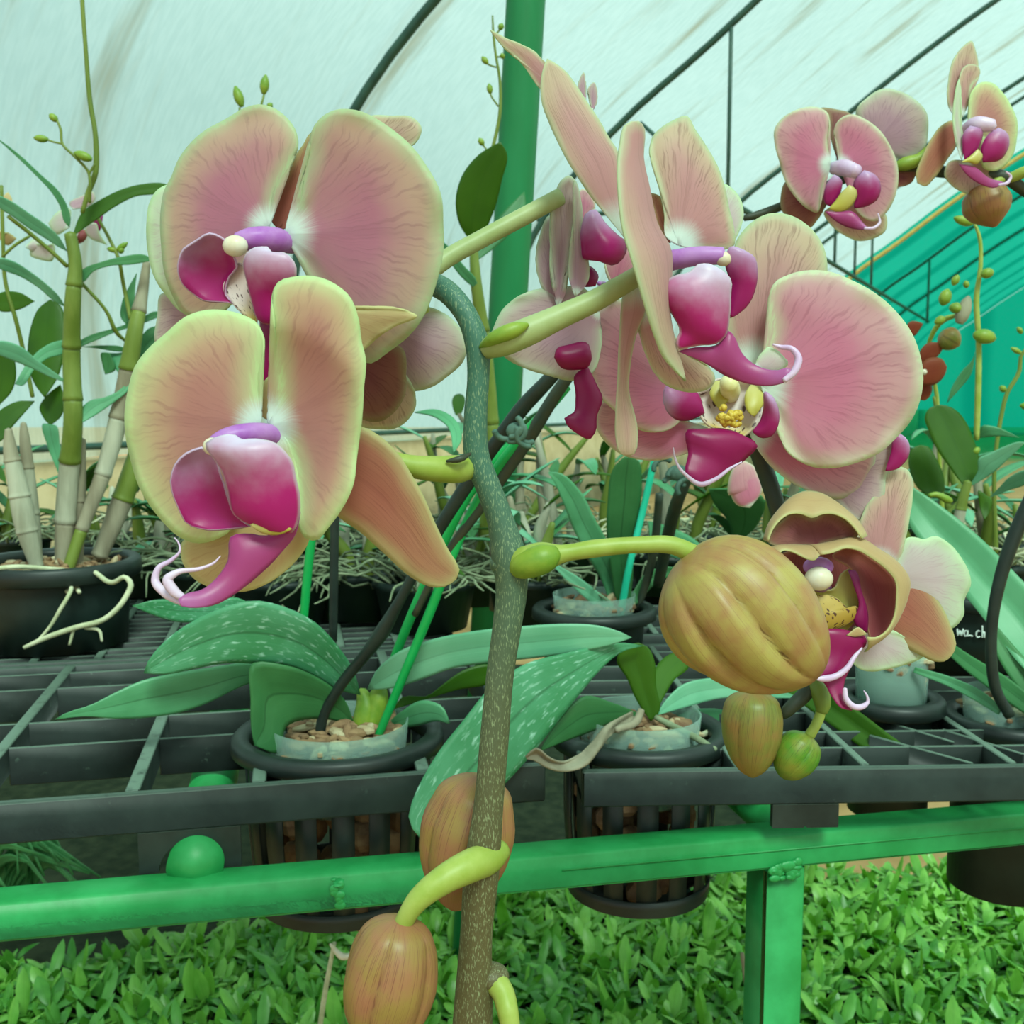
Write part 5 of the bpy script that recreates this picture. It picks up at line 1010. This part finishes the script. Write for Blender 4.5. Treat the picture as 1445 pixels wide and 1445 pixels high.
cane(pd, [(108, 800, 1.04, 9), (112, 700, 1.04, 9), (116, 620, 1.04, 5)], ['canebrown', 'canebrown'])
def dl(z, pts, tip, Db, Dt, mat, par=None, **kw): return leaf('leaf', par or pd, z(pts), p1(z, *tip), Db, Dt, mat, **kw)
dl(zED, [(525, 900), (600, 722), (750, 620), (900, 550), (1050, 514), (1190, 510), (1270, 540), (1130, 588), (1000, 602), (850, 672), (720, 762), (620, 832)], (1270, 540), 1.01, 1.03, 'leafol', cup=.05)
dl(zED, [(540, 1215), (600, 1140), (750, 1080), (900, 1042), (1060, 1033), (1130, 1070), (950, 1102), (800, 1112), (680, 1152), (595, 1232)], (1130, 1070), 1.02, 1.04, 'leafdk', cup=.05)
dl(zED, [(505, 830), (470, 790), (440, 680), (380, 580), (250, 440), (100, 295), (-60, 150), (150, 308), (300, 448), (420, 558), (492, 680), (515, 790)], (-60, 150), 1.01, .97, 'leaf', cup=.05)
dl(zED, [(490, 1005), (440, 980), (330, 910), (200, 830), (90, 750), (0, 690), (-80, 600), (0, 603), (80, 638), (200, 718), (330, 808), (430, 898)], (-80, 600), 1.015, .95, 'leaflt', cup=.05)
dl(zED, [(480, 1412), (400, 1370), (280, 1270), (150, 1190), (0, 1132), (-90, 1080), (0, 1053), (100, 1078), (200, 1138), (320, 1228), (420, 1320)], (-90, 1080), 1.02, .95, 'leaflt', cup=.05)
dl(zEC, [(240, 690), (190, 620), (160, 550), (150, 430), (170, 300), (210, 210), (270, 163), (320, 190), (352, 300), (345, 450), (310, 580)], (270, 163), 1.06, 1.09, 'leafol', cup=.1)
dl(zEC, [(-40, 760), (-60, 600), (-40, 440), (0, 450), (60, 460), (86, 560), (70, 640), (0, 725)], (-20, 440), 1.05, 1.05, 'leafol', cup=.05)
dl(zEC, [(-40, 940), (0, 925), (60, 852), (130, 772), (187, 708), (100, 708), (30, 738), (-40, 800)], (187, 708), 1.04, 1.06, 'leafol', cup=.05)
dl(zEC, [(-50, 180), (0, 128), (100, 123), (187, 172), (100, 217), (0, 224)], (187, 172), 1.04, 1.04, 'leafol', cup=.05)
dl(zEC, [(372, 614), (280, 582), (150, 522), (0, 462), (-90, 420), (0, 384), (100, 408), (200, 488), (300, 558)], (-90, 420), 1.02, .96, 'leaflt', cup=.08)
dl(zEC, [(352, 412), (350, 384), (300, 388), (220, 428), (150, 500), (80, 615), (110, 625), (180, 545), (250, 482), (350, 442)], (85, 622), 1.03, 1.0, 'leaf', cup=.05)
dl(zEC, [(270, 840), (235, 800), (213, 740), (250, 680), (325, 618), (345, 700), (330, 785)], (325, 618), 1.07, 1.08, 'leafol', cup=.05)
dl(zEC, [(270, 840), (240, 830), (260, 960), (300, 1060), (330, 1140), (340, 1060), (320, 930), (300, 840)], (330, 1140), 1.07, 1.05, 'leaf', cup=.05)
dl(zEC, [(425, 832), (425, 770), (480, 708), (560, 688), (640, 650), (700, 580), (725, 525), (695, 640), (600, 722), (500, 790)], (725, 525), 1.02, 1.05, 'leaf', cup=.05)
dl(zEC, [(390, 412), (450, 370), (640, 308), (740, 270), (855, 233), (870, 250), (740, 300), (640, 330), (470, 400), (410, 422)], (870, 240), 1.02, 1.08, 'leafdk', cup=.02)
dl(zEC, [(440, 416), (550, 408), (670, 425), (690, 445), (610, 440), (520, 425)], (690, 445), 1.04, 1.06, 'leafdk', cup=.02, n=14, m=6)
dl(zEC, [(590, 448), (545, 448), (550, 510), (565, 565), (615, 545)], (565, 565), 1.05, 1.05, 'leafdk', cup=.02, n=12, m=6)
dl(zEC, [(640, 560), (615, 530), (590, 450), (640, 450), (700, 440), (690, 500)], (600, 450), 1.05, 1.06, 'leaf', cup=.02, n=12, m=6)
dl(zEC, [(745, 500), (750, 380), (800, 318), (900, 300), (900, 380), (850, 400)], (900, 310), 1.08, 1.1, 'leafdk', cup=.05, n=16, m=8)
dl(zEC, [(680, 300), (650, 262), (655, 180), (690, 100), (735, 20), (725, 100), (722, 180), (705, 262)], (735, 20), 1.06, 1.08, 'leafdk', cup=.05, n=16, m=8)
def twig(parent, path, mat='cane', name='flower_spike', n=8): return pxtube(name, path, M[mat], parent, n=n)
def smallbud(parent, z, a, b, r, D, mat='bract'):
    A = at(*p1(z, *a), D); B = at(*p1(z, *b), D); P = [A + (B - A) * t for t in (0, .2, .5, .8, 1)]
    MB().tube(P, np.array([.45, .85, 1., .75, .2]) * r * mpp(D), n=10, seg=16).build('flower_bud', M[mat], parent)
twig(pd, [(116, 300, 1.0, 3), (126, 268, 1.0, 4), (134, 247, 1.0, 4), (136, 218, 1.0, 4), (134, 185, 1.0, 3.5), (128, 150, 1.0, 3.5), (121, 70, 1.0, 3), (116, 0, 1.0, 3), (113, -60, 1.0, 3)])
twig(pd, [p1(zED, 655, 650) + (.995, 2), p1(zED, 655, 500) + (.99, 2), p1(zED, 648, 440) + (.99, 2), p1(zED, 540, 310) + (.985, 2), p1(zED, 455, 222) + (.985, 1.8), p1(zED, 440, 110) + (.985, 1.8), p1(zED, 415, 50) + (.985, 1.5)])
twig(pd, [p1(zED, 455, 222) + (.985, 1.5), p1(zED, 390, 208) + (.985, 1.3), p1(zED, 340, 190) + (.985, 1.3)])
twig(pd, [p1(zED, 648, 440) + (.99, 2), p1(zED, 670, 405) + (.99, 1.8), p1(zED, 690, 370) + (.99, 1.5)])
for a, b, r in [((415, 55), (360, 5), 5), ((350, 190), (245, 178), 5), ((665, 335), (540, 285), 6.5)]: smallbud(pd, zED, a, b, r, .985)
twig(pd, [p1(zED, 60, 750) + (.97, 3), p1(zED, 250, 900) + (.99, 3), p1(zED, 400, 1030) + (1.0, 3), p1(zED, 490, 1115) + (1.01, 3)], 'cane', 'leaf_stalk')
twig(pd, [p1(zED, 595, 1235) + (1.03, 2.5), p1(zED, 780, 1450) + (1.04, 2.5), (165, 470, 1.05, 3), (178, 482, 1.06, 2)], 'cane', 'leaf_stalk')
twig(pd, [p1(zED, 700, 740) + (1.04, 2.4), p1(zED, 800, 920) + (1.04, 2.4), p1(zED, 860, 1050) + (1.04, 2.6), p1(zED, 900, 1250) + (1.05, 2.8), (184, 450, 1.05, 3)])
for a, b, r in [((850, 1000), (780, 985), 4), ((850, 1000), (930, 940), 4), ((870, 990), (900, 1010), 5)]: smallbud(pd, zED, a, b, r, 1.04)
twig(pd, [p1(zED, 20, 1040) + (1.02, 2.4), p1(zED, 110, 960) + (1.02, 2.2), p1(zED, 215, 895) + (1.02, 2)])
twig(pd, [(2, 262, 1.03, 2.5), (4, 330, 1.03, 2.5), (8, 400, 1.04, 2.8), (22, 450, 1.04, 3), (34, 500, 1.05, 3), (46, 560, 1.05, 3)])
for pts, tip, mt in [([(510, 830), (400, 880), (355, 800), (420, 720), (500, 690)], (355, 800), 'pwhite'), ([(530, 700), (505, 655), (580, 610), (680, 570), (695, 620), (640, 680)], (690, 580), 'pback'),
                 ([(640, 800), (620, 850), (640, 890), (780, 958), (720, 860), (700, 800)], (780, 958), 'pwhite'), ([(640, 800), (690, 760), (750, 740), (740, 800), (720, 860), (650, 850)], (740, 740), 'lobe_d'), ([(560, 900), (590, 850), (635, 860), (610, 930), (565, 950)], (565, 950), 'redin')]:
    leaf('flower_petal', pd, zED(pts), p1(zED, *tip), 1.05, 1.06, mt, cup=.15, n=14, m=8)
for pts, tip, mt in [([(330, 960), (240, 960), (220, 1030), (300, 1065), (380, 1075), (385, 950)], (300, 1068), 'pwhite'), ([(180, 970), (240, 920), (300, 930), (330, 980), (250, 1010)], (250, 915), 'pwhite'),
                 ([(20, 880), (-20, 840), (10, 930), (50, 960), (120, 910), (60, 870)], (120, 905), 'cream'), ([(0, 700), (30, 600), (60, 575), (90, 640), (40, 720)], (60, 575), 'cream')]:
    leaf('flower_petal', pd, zED(pts), p1(zED, *tip), 1.05, 1.06, mt, cup=.15, n=14, m=8)
R_ = [[(90, 805, 1.0, 4), (60, 802, .98, 3.5), (20, 800, .96, 3.5), (-30, 806, .95, 3)], [(95, 808, 1.0, 4), (130, 806, .98, 3.5), (160, 822, .96, 3.5), (178, 815, .955, 3.5), (184, 822, .955, 4), (176, 845, .95, 4), (150, 872, .945, 4), (105, 886, .945, 4), (65, 900, .945, 4), (34, 914, .945, 3)],
      [(100, 820, .98, 3), (98, 838, .955, 3), (85, 860, .95, 3), (70, 885, .95, 2.5), (50, 908, .947, 2)], [(85, 815, 1.0, 4), (70, 825, .98, 4), (45, 830, .965, 4)], [(85, 815, 1.0, 4), (75, 830, .98, 4), (62, 836, .966, 4)], [(88, 815, 1.0, 4), (90, 830, .98, 4), (98, 836, .966, 3.5)], [(90, 812, 1.0, 4), (105, 825, .98, 4), (112, 836, .966, 3)], [(80, 812, 1.0, 4), (40, 818, .98, 4), (15, 832, .967, 3)],
      [(120, 886, .947, 2.5), (140, 890, .947, 2.5), (144, 905, .947, 2)], [(104, 888, .947, 2.5), (98, 910, .947, 2)]]
for r in R_: pxtube('root', r, M['root'], pd, n=8)

# plant behind the big upper left flower: tops of its spikes show above it
pu = empty('dendrobium', at(690, 860, 1.12), 'tall dendrobium behind the main stem, olive leaf and budded spike by the pole', 'orchid plant')
cane(pu, [(700, 860, 1.14, 9), (698, 700, 1.13, 9), (692, 560, 1.12, 9), (682, 470, 1.11, 9), (672, 400, 1.10, 8), (668, 350, 1.10, 6)], ['canebrown', 'cane', 'cane', 'cane'])
leaf('leaf', pu, [(662, 338), (648, 315), (643, 285), (652, 248), (676, 218), (706, 200), (715, 215), (708, 255), (696, 300), (680, 330)], (706, 200), 1.1, 1.07, 'leafol', cup=.08)
leaf('leaf', pu, [(668, 372), (680, 340), (705, 305), (740, 270), (742, 300), (720, 330), (695, 352)], (742, 272), 1.1, 1.14, 'leafdk', cup=.08, n=16, m=8)
leaf('leaf', pu, [(674, 410), (655, 395), (635, 370), (618, 335), (630, 345), (655, 375), (672, 395)], (618, 335), 1.1, 1.05, 'leaf', cup=.04, n=16, m=8)
twig(pu, [(668, 350, 1.11, 2.5), (685, 250, 1.11, 2.5), (706, 150, 1.11, 2.3), (705, 110, 1.11, 2), (700, 80, 1.11, 1.8), (696, 45, 1.11, 1.6), (695, 22, 1.11, 1.2)])
for a, b, c in [((703, 150), (692, 132), (690, 118)), ((700, 95), (688, 90), (680, 80)), ((700, 80), (706, 80), (712, 78)), ((698, 50), (705, 42), (709, 33)), ((690, 215), (682, 205), (676, 195))]:
    twig(pu, [a + (1.11, 1.3), b + (1.11, 1.2), ((b[0] + c[0]) / 2, (b[1] + c[1]) / 2, 1.11, 1.1)])
    A = at(*b, 1.11); B = at(*c, 1.11); MB().tube([A + (B - A) * t for t in (0, .3, .7, 1)], np.array([2, 4, 4, 1]) * mpp(1.11), n=8).build('flower_bud', M['bract'], pu)
pv = empty('dendrobium', at(330, 820, 1.25), 'dendrobium hidden behind the upper left flower, two green buds above it', 'orchid plant')
twig(pv, [(330, 815, 1.25, 6), (340, 600, 1.25, 5), (345, 300, 1.25, 3), (338, 152, 1.25, 1.5)]); twig(pv, [(345, 300, 1.25, 2.5), (366, 160, 1.25, 1.8), (373, 132, 1.25, 1.5)])
for A, B, r in [((341, 150), (332, 122), 6.5), ((372, 132), (375, 106), 6), ((378, 152), (384, 146), 4)]:
    a, b = at(*A, 1.25), at(*B, 1.25); MB().tube([a + (b - a) * t for t in (0, .3, .7, 1)], np.array([.5, 1, .9, .3]) * r * mpp(1.25), n=10, seg=14).build('flower_bud', M['bract'], pv)

# right background plants against the teal net
pr_ = empty('dendrobium', at(1355, 800, 1.0), 'dendrobium with two rounded olive leaves against the teal net', 'orchid plant')
cane(pr_, [(1345, 800, 1.0, 9), (1352, 740, 1.0, 8), (1360, 700, 1.0, 7), (1366, 680, 1.0, 6)], ['canebrown', 'canegrey', 'cane'])
dl(zR, [(850, 1060), (790, 1000), (700, 880), (560, 680), (470, 480), (433, 350), (470, 270), (560, 228), (650, 235), (760, 290), (850, 400), (920, 560), (982, 760), (987, 900), (940, 1000)], (560, 228), 1.0, 1.02, 'leafol', pr_, cup=.06)
dl(zR, [(480, 1180), (430, 1120), (370, 1080), (300, 950), (268, 800), (300, 680), (380, 637), (470, 658), (540, 760), (600, 880), (634, 1020), (625, 1110), (560, 1150)], (370, 637), 1.04, 1.06, 'leafol', pr_, cup=.06)
dl(zR, [(880, 1065), (1000, 1000), (1150, 900), (1300, 760), (1460, 610), (1400, 605), (1250, 650), (1080, 728), (990, 765), (975, 900), (920, 1000)], (1460, 610), 1.0, .97, 'leaflt', pr_, cup=.06)
dl(zR, [(1090, 1170), (1200, 1060), (1300, 960), (1500, 900), (1560, 960), (1445, 1045), (1300, 1092), (1200, 1130)], (1560, 950), .99, .95, 'leaflt', pr_, cup=.06)
dl(zR, [(990, 560), (1020, 440), (1150, 450), (1300, 510), (1400, 560), (1200, 545)], (1400, 560), 1.04, 1.02, 'leaf', pr_, cup=.05, n=14, m=8)
dl(zR, [(1050, 1170), (980, 1100), (990, 1250), (1040, 1400), (1090, 1330), (1100, 1180)], (1040, 1400), 1.0, .99, 'leafol', pr_, cup=.05, n=14, m=8)
dl(zR, [(330, 1130), (420, 1130), (560, 1150), (640, 1170), (560, 1180), (420, 1160)], (640, 1175), 1.02, 1.0, 'leafol', pr_, cup=.05, n=12, m=6)
twig(pr_, [p1(zR, 480, 1150) + (1.0, 3), p1(zR, 540, 1140) + (1.0, 4), p1(zR, 600, 1160) + (1.0, 5), p1(zR, 680, 1200) + (1.0, 5), p1(zR, 710, 1210) + (1.0, 3)], 'bract', 'flower_bud')
twig(pr_, [(1378, 620, 1.02, 4), (1380, 560, 1.02, 4.5), (1381, 480, 1.02, 4), (1378, 420, 1.02, 4), (1384, 370, 1.02, 3), (1381, 330, 1.02, 2.5), (1375, 315, 1.02, 2)], 'ped')
twig(pr_, [(1376, 316, 1.02, 2), (1368, 310, 1.02, 2), (1362, 312, 1.02, 2)], 'ped')
for (A, B, r) in [((1372, 316), (1346, 307), 6), ((1385, 388), (1402, 383), 7), ((1375, 472), (1405, 478), 10), ((1345, 402), (1352, 388), 5), ((1330, 430), (1338, 408), 8), ((1364, 406), (1363, 396), 4), ((1372, 640), (1382, 632), 5)]:
    a, b = at(*A, 1.01), at(*B, 1.01); MB().tube([a + (b - a) * t for t in (0, .25, .6, .85, 1)], np.array([.45, .95, 1, .7, .2]) * r * mpp(1.01), n=10, seg=14).build('flower_bud', M['bract'], pr_)
pq = empty('dendrobium', at(1310, 800, 1.1), 'dendrobium with red brown flowers and closed buds beside the rose petal', 'orchid plant')
twig(pq, [(1335, 800, 1.1, 4), (1325, 640, 1.1, 3), (1322, 560, 1.1, 3), (1312, 480, 1.09, 3), (1330, 452, 1.08, 4), (1350, 445, 1.07, 3)], 'ped')
twig(pq, [(1330, 640, 1.1, 3), (1325, 600, 1.1, 3), (1318, 560, 1.1, 2.5)], 'cane')
for pts, tip, D in [([(100, 950), (120, 880), (180, 850), (250, 860), (288, 920), (270, 980), (190, 1050), (110, 1050)], (285, 925), 1.05), ([(110, 930), (95, 800), (150, 745), (220, 740), (255, 770), (210, 850), (150, 880)], (240, 745), 1.06), ([(100, 1010), (180, 1060), (165, 1130), (130, 1162), (75, 1150)], (125, 1162), 1.06), ([(20, 680), (0, 610), (20, 590), (80, 590), (115, 605), (80, 660), (55, 690)], (115, 605), 1.07), ([(60, 1000), (0, 1000), (-20, 950), (20, 900), (100, 930)], (-20, 950), 1.06)]:
    leaf('flower_petal', pq, zQ(pts), p1(zQ, *tip), D, D, 'redfl', cup=.12, n=14, m=8)
MB().ball(at(*p1(zQ, 125, 955), 1.04), 4 * mpp(1.04), 10, 8).build('flower_column', M['white'], pq)
for a, b, r, mt in [((250, 680), (380, 760), 17, 'bud3'), ((380, 600), (450, 400), 10, 'canebrown'), ((340, 520), (370, 450), 9, 'bract'), ((270, 560), (200, 600), 6, 'bract')]:
    bud('flower_bud', p1(zQ, *a) + (1.06,), p1(zQ, *b) + (1.06,), [(0, r * .5), (.2, r * .95), (.5, r), (.8, r * .7), (1, r * .15)], 'bud3' if mt == 'bud3' else mt, pq, 3, .12, nu=12, nv=18)
leaf('leaf', pq, zQ([(290, 1180), (380, 1080), (460, 980), (500, 800), (480, 860), (400, 950), (330, 1060)]), p1(zQ, 500, 800), 1.12, 1.1, 'leaf', cup=.05, n=14, m=8)
ps_ = empty('oncidium', at(1420, 780, 1.15), 'thin orchid at the right edge with a zigzag budded spike', 'orchid plant')
twig(ps_, [(1405, 780, 1.15, 4), (1405, 640, 1.15, 3), (1412, 592, 1.15, 3), (1421, 555, 1.15, 3), (1438, 525, 1.15, 3), (1442, 500, 1.15, 2.5), (1450, 490, 1.15, 2)], 'cane')
for A, B, r in [((1440, 498), (1427, 491), 4), ((1418, 552), (1412, 545), 5), ((1450, 574), (1440, 572), 5), ((1442, 470), (1436, 462), 4)]:
    a, b = at(*A, 1.14), at(*B, 1.14); MB().tube([a + (b - a) * t for t in (0, .5, 1)], np.array([.6, 1, .4]) * r * mpp(1.14), n=8, seg=10).build('flower_bud', M['bract'], ps_)

# ---- crowded rows at the back of the bench
G_ROW = 'crowded young orchid pots at the back of the bench'
def world_leaf(parent, b, dirv, L, W_, droop, mat, n=10, m=5, kind=None):
    dirv = np.asarray(dirv, float); dirv /= np.linalg.norm(dirv); hz = np.array([dirv[0], dirv[1], 0]); side = np.cross(dirv, UP)
    if np.linalg.norm(side) < 1e-3: side = np.array([1., 0, 0])
    side /= np.linalg.norm(side); Lp = []; Rp = []
    for t in np.linspace(0, 1, 7):
        p = b + dirv * L * t - UP * droop * L * t * t; w_ = W_ * (math.sin(math.pi * min(1, t * .9 + .08)) ** .7) * (1 if t < 1 else .02)
        Lp.append(p - side * w_); Rp.append(p + side * w_)
    return sheet('leaf', Lp, Rp, M[mat], parent, n=n, m=m, fold=-.15, world=True, thick=.0010)
def young_plant(c, h_, seed, L_ROW, rp=.05, leaves=9, canes=4, spread=.5):
    random.seed(seed); T = empty('young_orchid', np.array([c[0], c[1], ZT]), L_ROW, 'orchid plant', G_ROW)
    c = np.array([c[0], c[1], 0.]); zt = ZT + .055
    MB().lathe(c, [(rp - .004, zt - .002), (rp, zt), (rp + .002, zt - .008), (rp - .002, zt - .010), (rp * .8, ZT + .002), (.001, ZT + .002), (.001, zt - .012), (rp - .006, zt - .012), (rp - .004, zt - .002)], 28).build('pot', M['blackdk'], T)
    for k in range(canes):
        q = random.random() * 6.28; r = rp * .5 * random.random(); b = c + np.array([r * math.cos(q), r * math.sin(q), zt - .012]); hh = h_ * random.uniform(.5, 1.)
        l = np.array([random.gauss(0, .22), random.gauss(0, .22), 1]); P = [b + l * hh * t + np.array([random.gauss(0, .003), 0, 0]) for t in (0, .33, .66, 1)]
        MB().tube(P, [.006, .0075, .0065, .003], n=8, seg=14).build('cane', M[random.choice(['cane', 'canebrown', 'canegrey', 'cane'])], T)
        for i in range(max(1, leaves // canes)):
            t = random.uniform(.35, 1.); a = random.random() * 6.28
            world_leaf(T, b + l * hh * t, (math.cos(a), math.sin(a), random.uniform(.1, 1.3)), random.uniform(.06, .13), random.uniform(.006, .013), random.uniform(.1, .6), random.choice(['leaf', 'leafdk', 'leafol', 'leaflt', 'leaf']))
    mb = MB()
    for k in range(34):
        q = random.random() * 6.28; r = rp * random.random(); p = c + np.array([r * math.cos(q), r * math.sin(q), zt - .006]); P = [p]; v = np.array([math.cos(q), math.sin(q), .5]) * .022
        for i in range(5):
            p = p + v + np.array([random.gauss(0, .007), random.gauss(0, .007), random.gauss(0, .006)]); p[2] = max(p[2], ZT + .004); P.append(p); v = v * .95 - UP * .004
        mb.tube(P, [.0016, .0016, .0015, .0014, .0013, .0008], n=5, seg=12)
    tag(mb.build('aerial_roots', M[random.choice(['root', 'rootdk', 'rootdk'])], T), kind='stuff')
    return T
YP = [(222, 792, 1.30, .12, .055), (300, 800, 1.18, .10, .055), (395, 812, 1.12, .09, .055), (505, 806, 1.16, .10, .055), (600, 815, 1.10, .10, .055), (668, 800, 1.24, .13, .05), (752, 830, 1.12, .14, .05),
                           (795, 775, 1.35, .16, .05), (865, 770, 1.48, .19, .05), (945, 790, 1.30, .16, .05), (1010, 770, 1.50, .18, .05), (1090, 790, 1.26, .14, .05), (1180, 780, 1.30, .15, .05), (1262, 790, 1.24, .12, .05), (1395, 790, 1.22, .14, .05), (1440, 760, 1.40, .16, .05),
                           (250, 762, 1.52, .12, .055), (350, 765, 1.50, .14, .05), (450, 765, 1.46, .14, .05), (560, 768, 1.46, .13, .05), (640, 755, 1.60, .16, .05), (20, 772, 1.45, .12, .05), (140, 772, 1.45, .12, .055), (1330, 750, 1.55, .16, .05), (740, 760, 1.62, .2, .05)]
ORD = 'first second third fourth fifth sixth seventh eighth ninth tenth eleventh twelfth thirteenth fourteenth'.split()
near = sorted([p for p in YP if p[2] < 1.34], key=lambda p: p[0]); far = sorted([p for p in YP if p[2] >= 1.34], key=lambda p: p[0])
for i, (x, y, D, h_, rp) in enumerate(near + far):
    row, k = ('nearer', i) if i < len(near) else ('farther', i - len(near))
    young_plant(at(x, y, D), h_, 100 + i, ORD[k] + ' young orchid pot from the left in the ' + row + ' back row', rp)
random.seed(11)
# ------------------------------------------------------------------ seedling bed under the bench
bed = MB().box((.24, 1.30, .075), (1.12, .41, .075), None, .004).build('seedling_bed', M['soil']); WO[bed] = np.zeros(3)
tag(bed, 'low dark bed of compost under the bench, covered with orchid seedlings', 'bed')
def seedling_mesh(k):
    rnd = random.Random(k); mb = []; V = []; Fc = []; uv = []; E = []
    for i in range(rnd.choice([7, 8, 9])):
        a = i * 2.4 + rnd.random() * .6; el = rnd.uniform(.35, 1.35); L = rnd.uniform(.034, .060); W_ = rnd.uniform(.0050, .0082); z0 = rnd.uniform(.0, .022)
        hx = np.array([math.cos(a), math.sin(a), 0]); sd = np.array([-math.sin(a), math.cos(a), 0]); dr_ = rnd.uniform(.1, 1.1); b = len(V)
        for s_, w_ in ((0, .25), (.25, .85), (.55, 1.), (.82, .62), (1., .03)):
            p = hx * L * math.cos(el) * s_ + UP * (z0 + L * math.sin(el) * s_ - dr_ * L * s_ * s_ * .6)
            up = np.cross(hx * math.cos(el) + UP * math.sin(el), -sd)
            for t in (-1, 0, 1): V.append(p + sd * W_ * w_ * t + up * (abs(t) * W_ * w_ * .35)); uv.append((s_, .5 + .5 * t)); E.append(1 - abs(t))
        Fc += [(b+r*3+j, b+r*3+j+1, b+r*3+3+j+1, b+r*3+3+j) for r in range(4) for j in range(2)]
    return np.array(V), Fc, np.array(uv), np.array(E)
L_S = 'small bright green orchid seedling in the dense bed below the green rail'
VAR = [seedling_mesh(k) for k in range(7)]
pts = []
x = -.80
while x < 1.25:
    y = .95
    while y < 1.70:
        px_q = np.array([x + random.uniform(-.011, .011), y + random.uniform(-.011, .011), .15]); pts.append(px_q); y += .029
    x += .029
def vis(p):
    d_ = p + UP * .04 - CAM; f_ = np.array([0, math.cos(PITCH), -math.sin(PITCH)]); u_ = np.array([0, math.sin(PITCH), math.cos(PITCH)]); zc_ = d_ @ f_
    return 722.5 + F * d_[0] / zc_, 722.5 - F * (d_ @ u_) / zc_
keep = []
for p in pts:
    X, Y = vis(p)
    if not (-60 < X < 1510 and 1150 < Y < 1530): continue
    back = 1.40 + .30 * min(1, max(0, (X - 60) / 700))         # the bed ends sooner on the left
    if p[1] > back: continue
    hid = (1075 < X < 1142) or (640 < X < 700) or (478 < X < 612 and Y > 1300) or (345 < X < 600 and Y < 1310) or (770 < X < 975 and Y < 1310) or Y < 1215 or Y > 1475 or X < -20 or X > 1465
    keep.append((hid, p[1], tuple(p)))
keep.sort()
first = {}
for i, (hid, _, p) in enumerate(keep[:300]):
    k = i % 7; rot = random.random() * 6.28; sc = random.uniform(.85, 1.25); p = np.array(p)
    if k not in first:
        V, Fc, uv, E = VAR[k]; o = obj('seedling', V + p, Fc, M['seed' if k % 3 else 'seed2'], None, p, uv=uv, attrs={'edge': E}); first[k] = o
    else:
        o = first[k].copy(); C.objects.link(o); o.location = p
    o.rotation_euler = (random.gauss(0, .12), random.gauss(0, .12), rot); o.scale = (sc,) * 3; tag(o, L_S, 'seedling', 'orchid seedlings in the bed')
AV = []; AF = []; AU = []; AE = []; nb = 0
for i, (hid, _, p) in enumerate(keep[300:]):
    V, Fc, uv, E = VAR[i % 7]; a = random.random() * 6.28; sc = random.uniform(.85, 1.25); Rm = np.array([[math.cos(a), -math.sin(a), 0], [math.sin(a), math.cos(a), 0], [0, 0, 1]])
    AV.append(V @ Rm.T * sc + np.array(p)); AF += [tuple(j + nb for j in f_) for f_ in Fc]; AU.append(uv); AE.append(E); nb += len(V)
so = obj('seedling_carpet', np.concatenate(AV), AF, M['seed'], None, uv=np.concatenate(AU), attrs={'edge': np.concatenate(AE)})
tag(so, 'carpet of more small green orchid seedlings filling the bed', 'seedlings', kind='stuff')
print('SEEDLINGS', len(keep), 'hidden first', sum(1 for k in keep[:300] if k[0]))
# grassy strap leaves hanging in the dark under the bench at the left
gl = empty('fern_pot', at(30, 1290, 1.6) * [1, 1, 0] + UP * .0, 'dark strap leaved plant in the shade under the bench at the far left', 'plant')
for i in range(16):
    x0 = random.uniform(-60, 60); strip('leaf', gl, [(x0, 1300, 1.55, 5), (x0 + random.uniform(-10, 25), 1240, 1.5, 8), (x0 + random.uniform(10, 70), 1190 + random.uniform(-15, 30), 1.45, 6), (x0 + random.uniform(40, 120), 1215 + random.uniform(-10, 50), 1.42, 1)], 'leafdk', n=12, m=5)

wr = empty('wire_tie', at(470, 1335, .92), 'pale wire with a curled white tie standing left of the lowest bud', 'wire')
pxtube('wire', [(472, 1330, .92, 3), (466, 1360, .92, 3.5), (458, 1405, .92, 4), (450, 1460, .92, 4)], M['root'], wr, n=8)
pxtube('tie', [(466, 1332, .915, 2), (474, 1342, .912, 4), (484, 1350, .912, 5), (494, 1348, .914, 4), (500, 1342, .916, 2)], M['white'], wr, n=8)
tw = pxtube('dry_twig', [(1047, 1345, 1.0, 3), (1053, 1385, 1.0, 4), (1060, 1425, 1.0, 4), (1068, 1475, 1.0, 4)], M['canebrown'], None, n=8, origin=at(1068, 1475, 1.0))
tag(tw, 'dry brown twig standing among the seedlings left of the green post', 'twig')
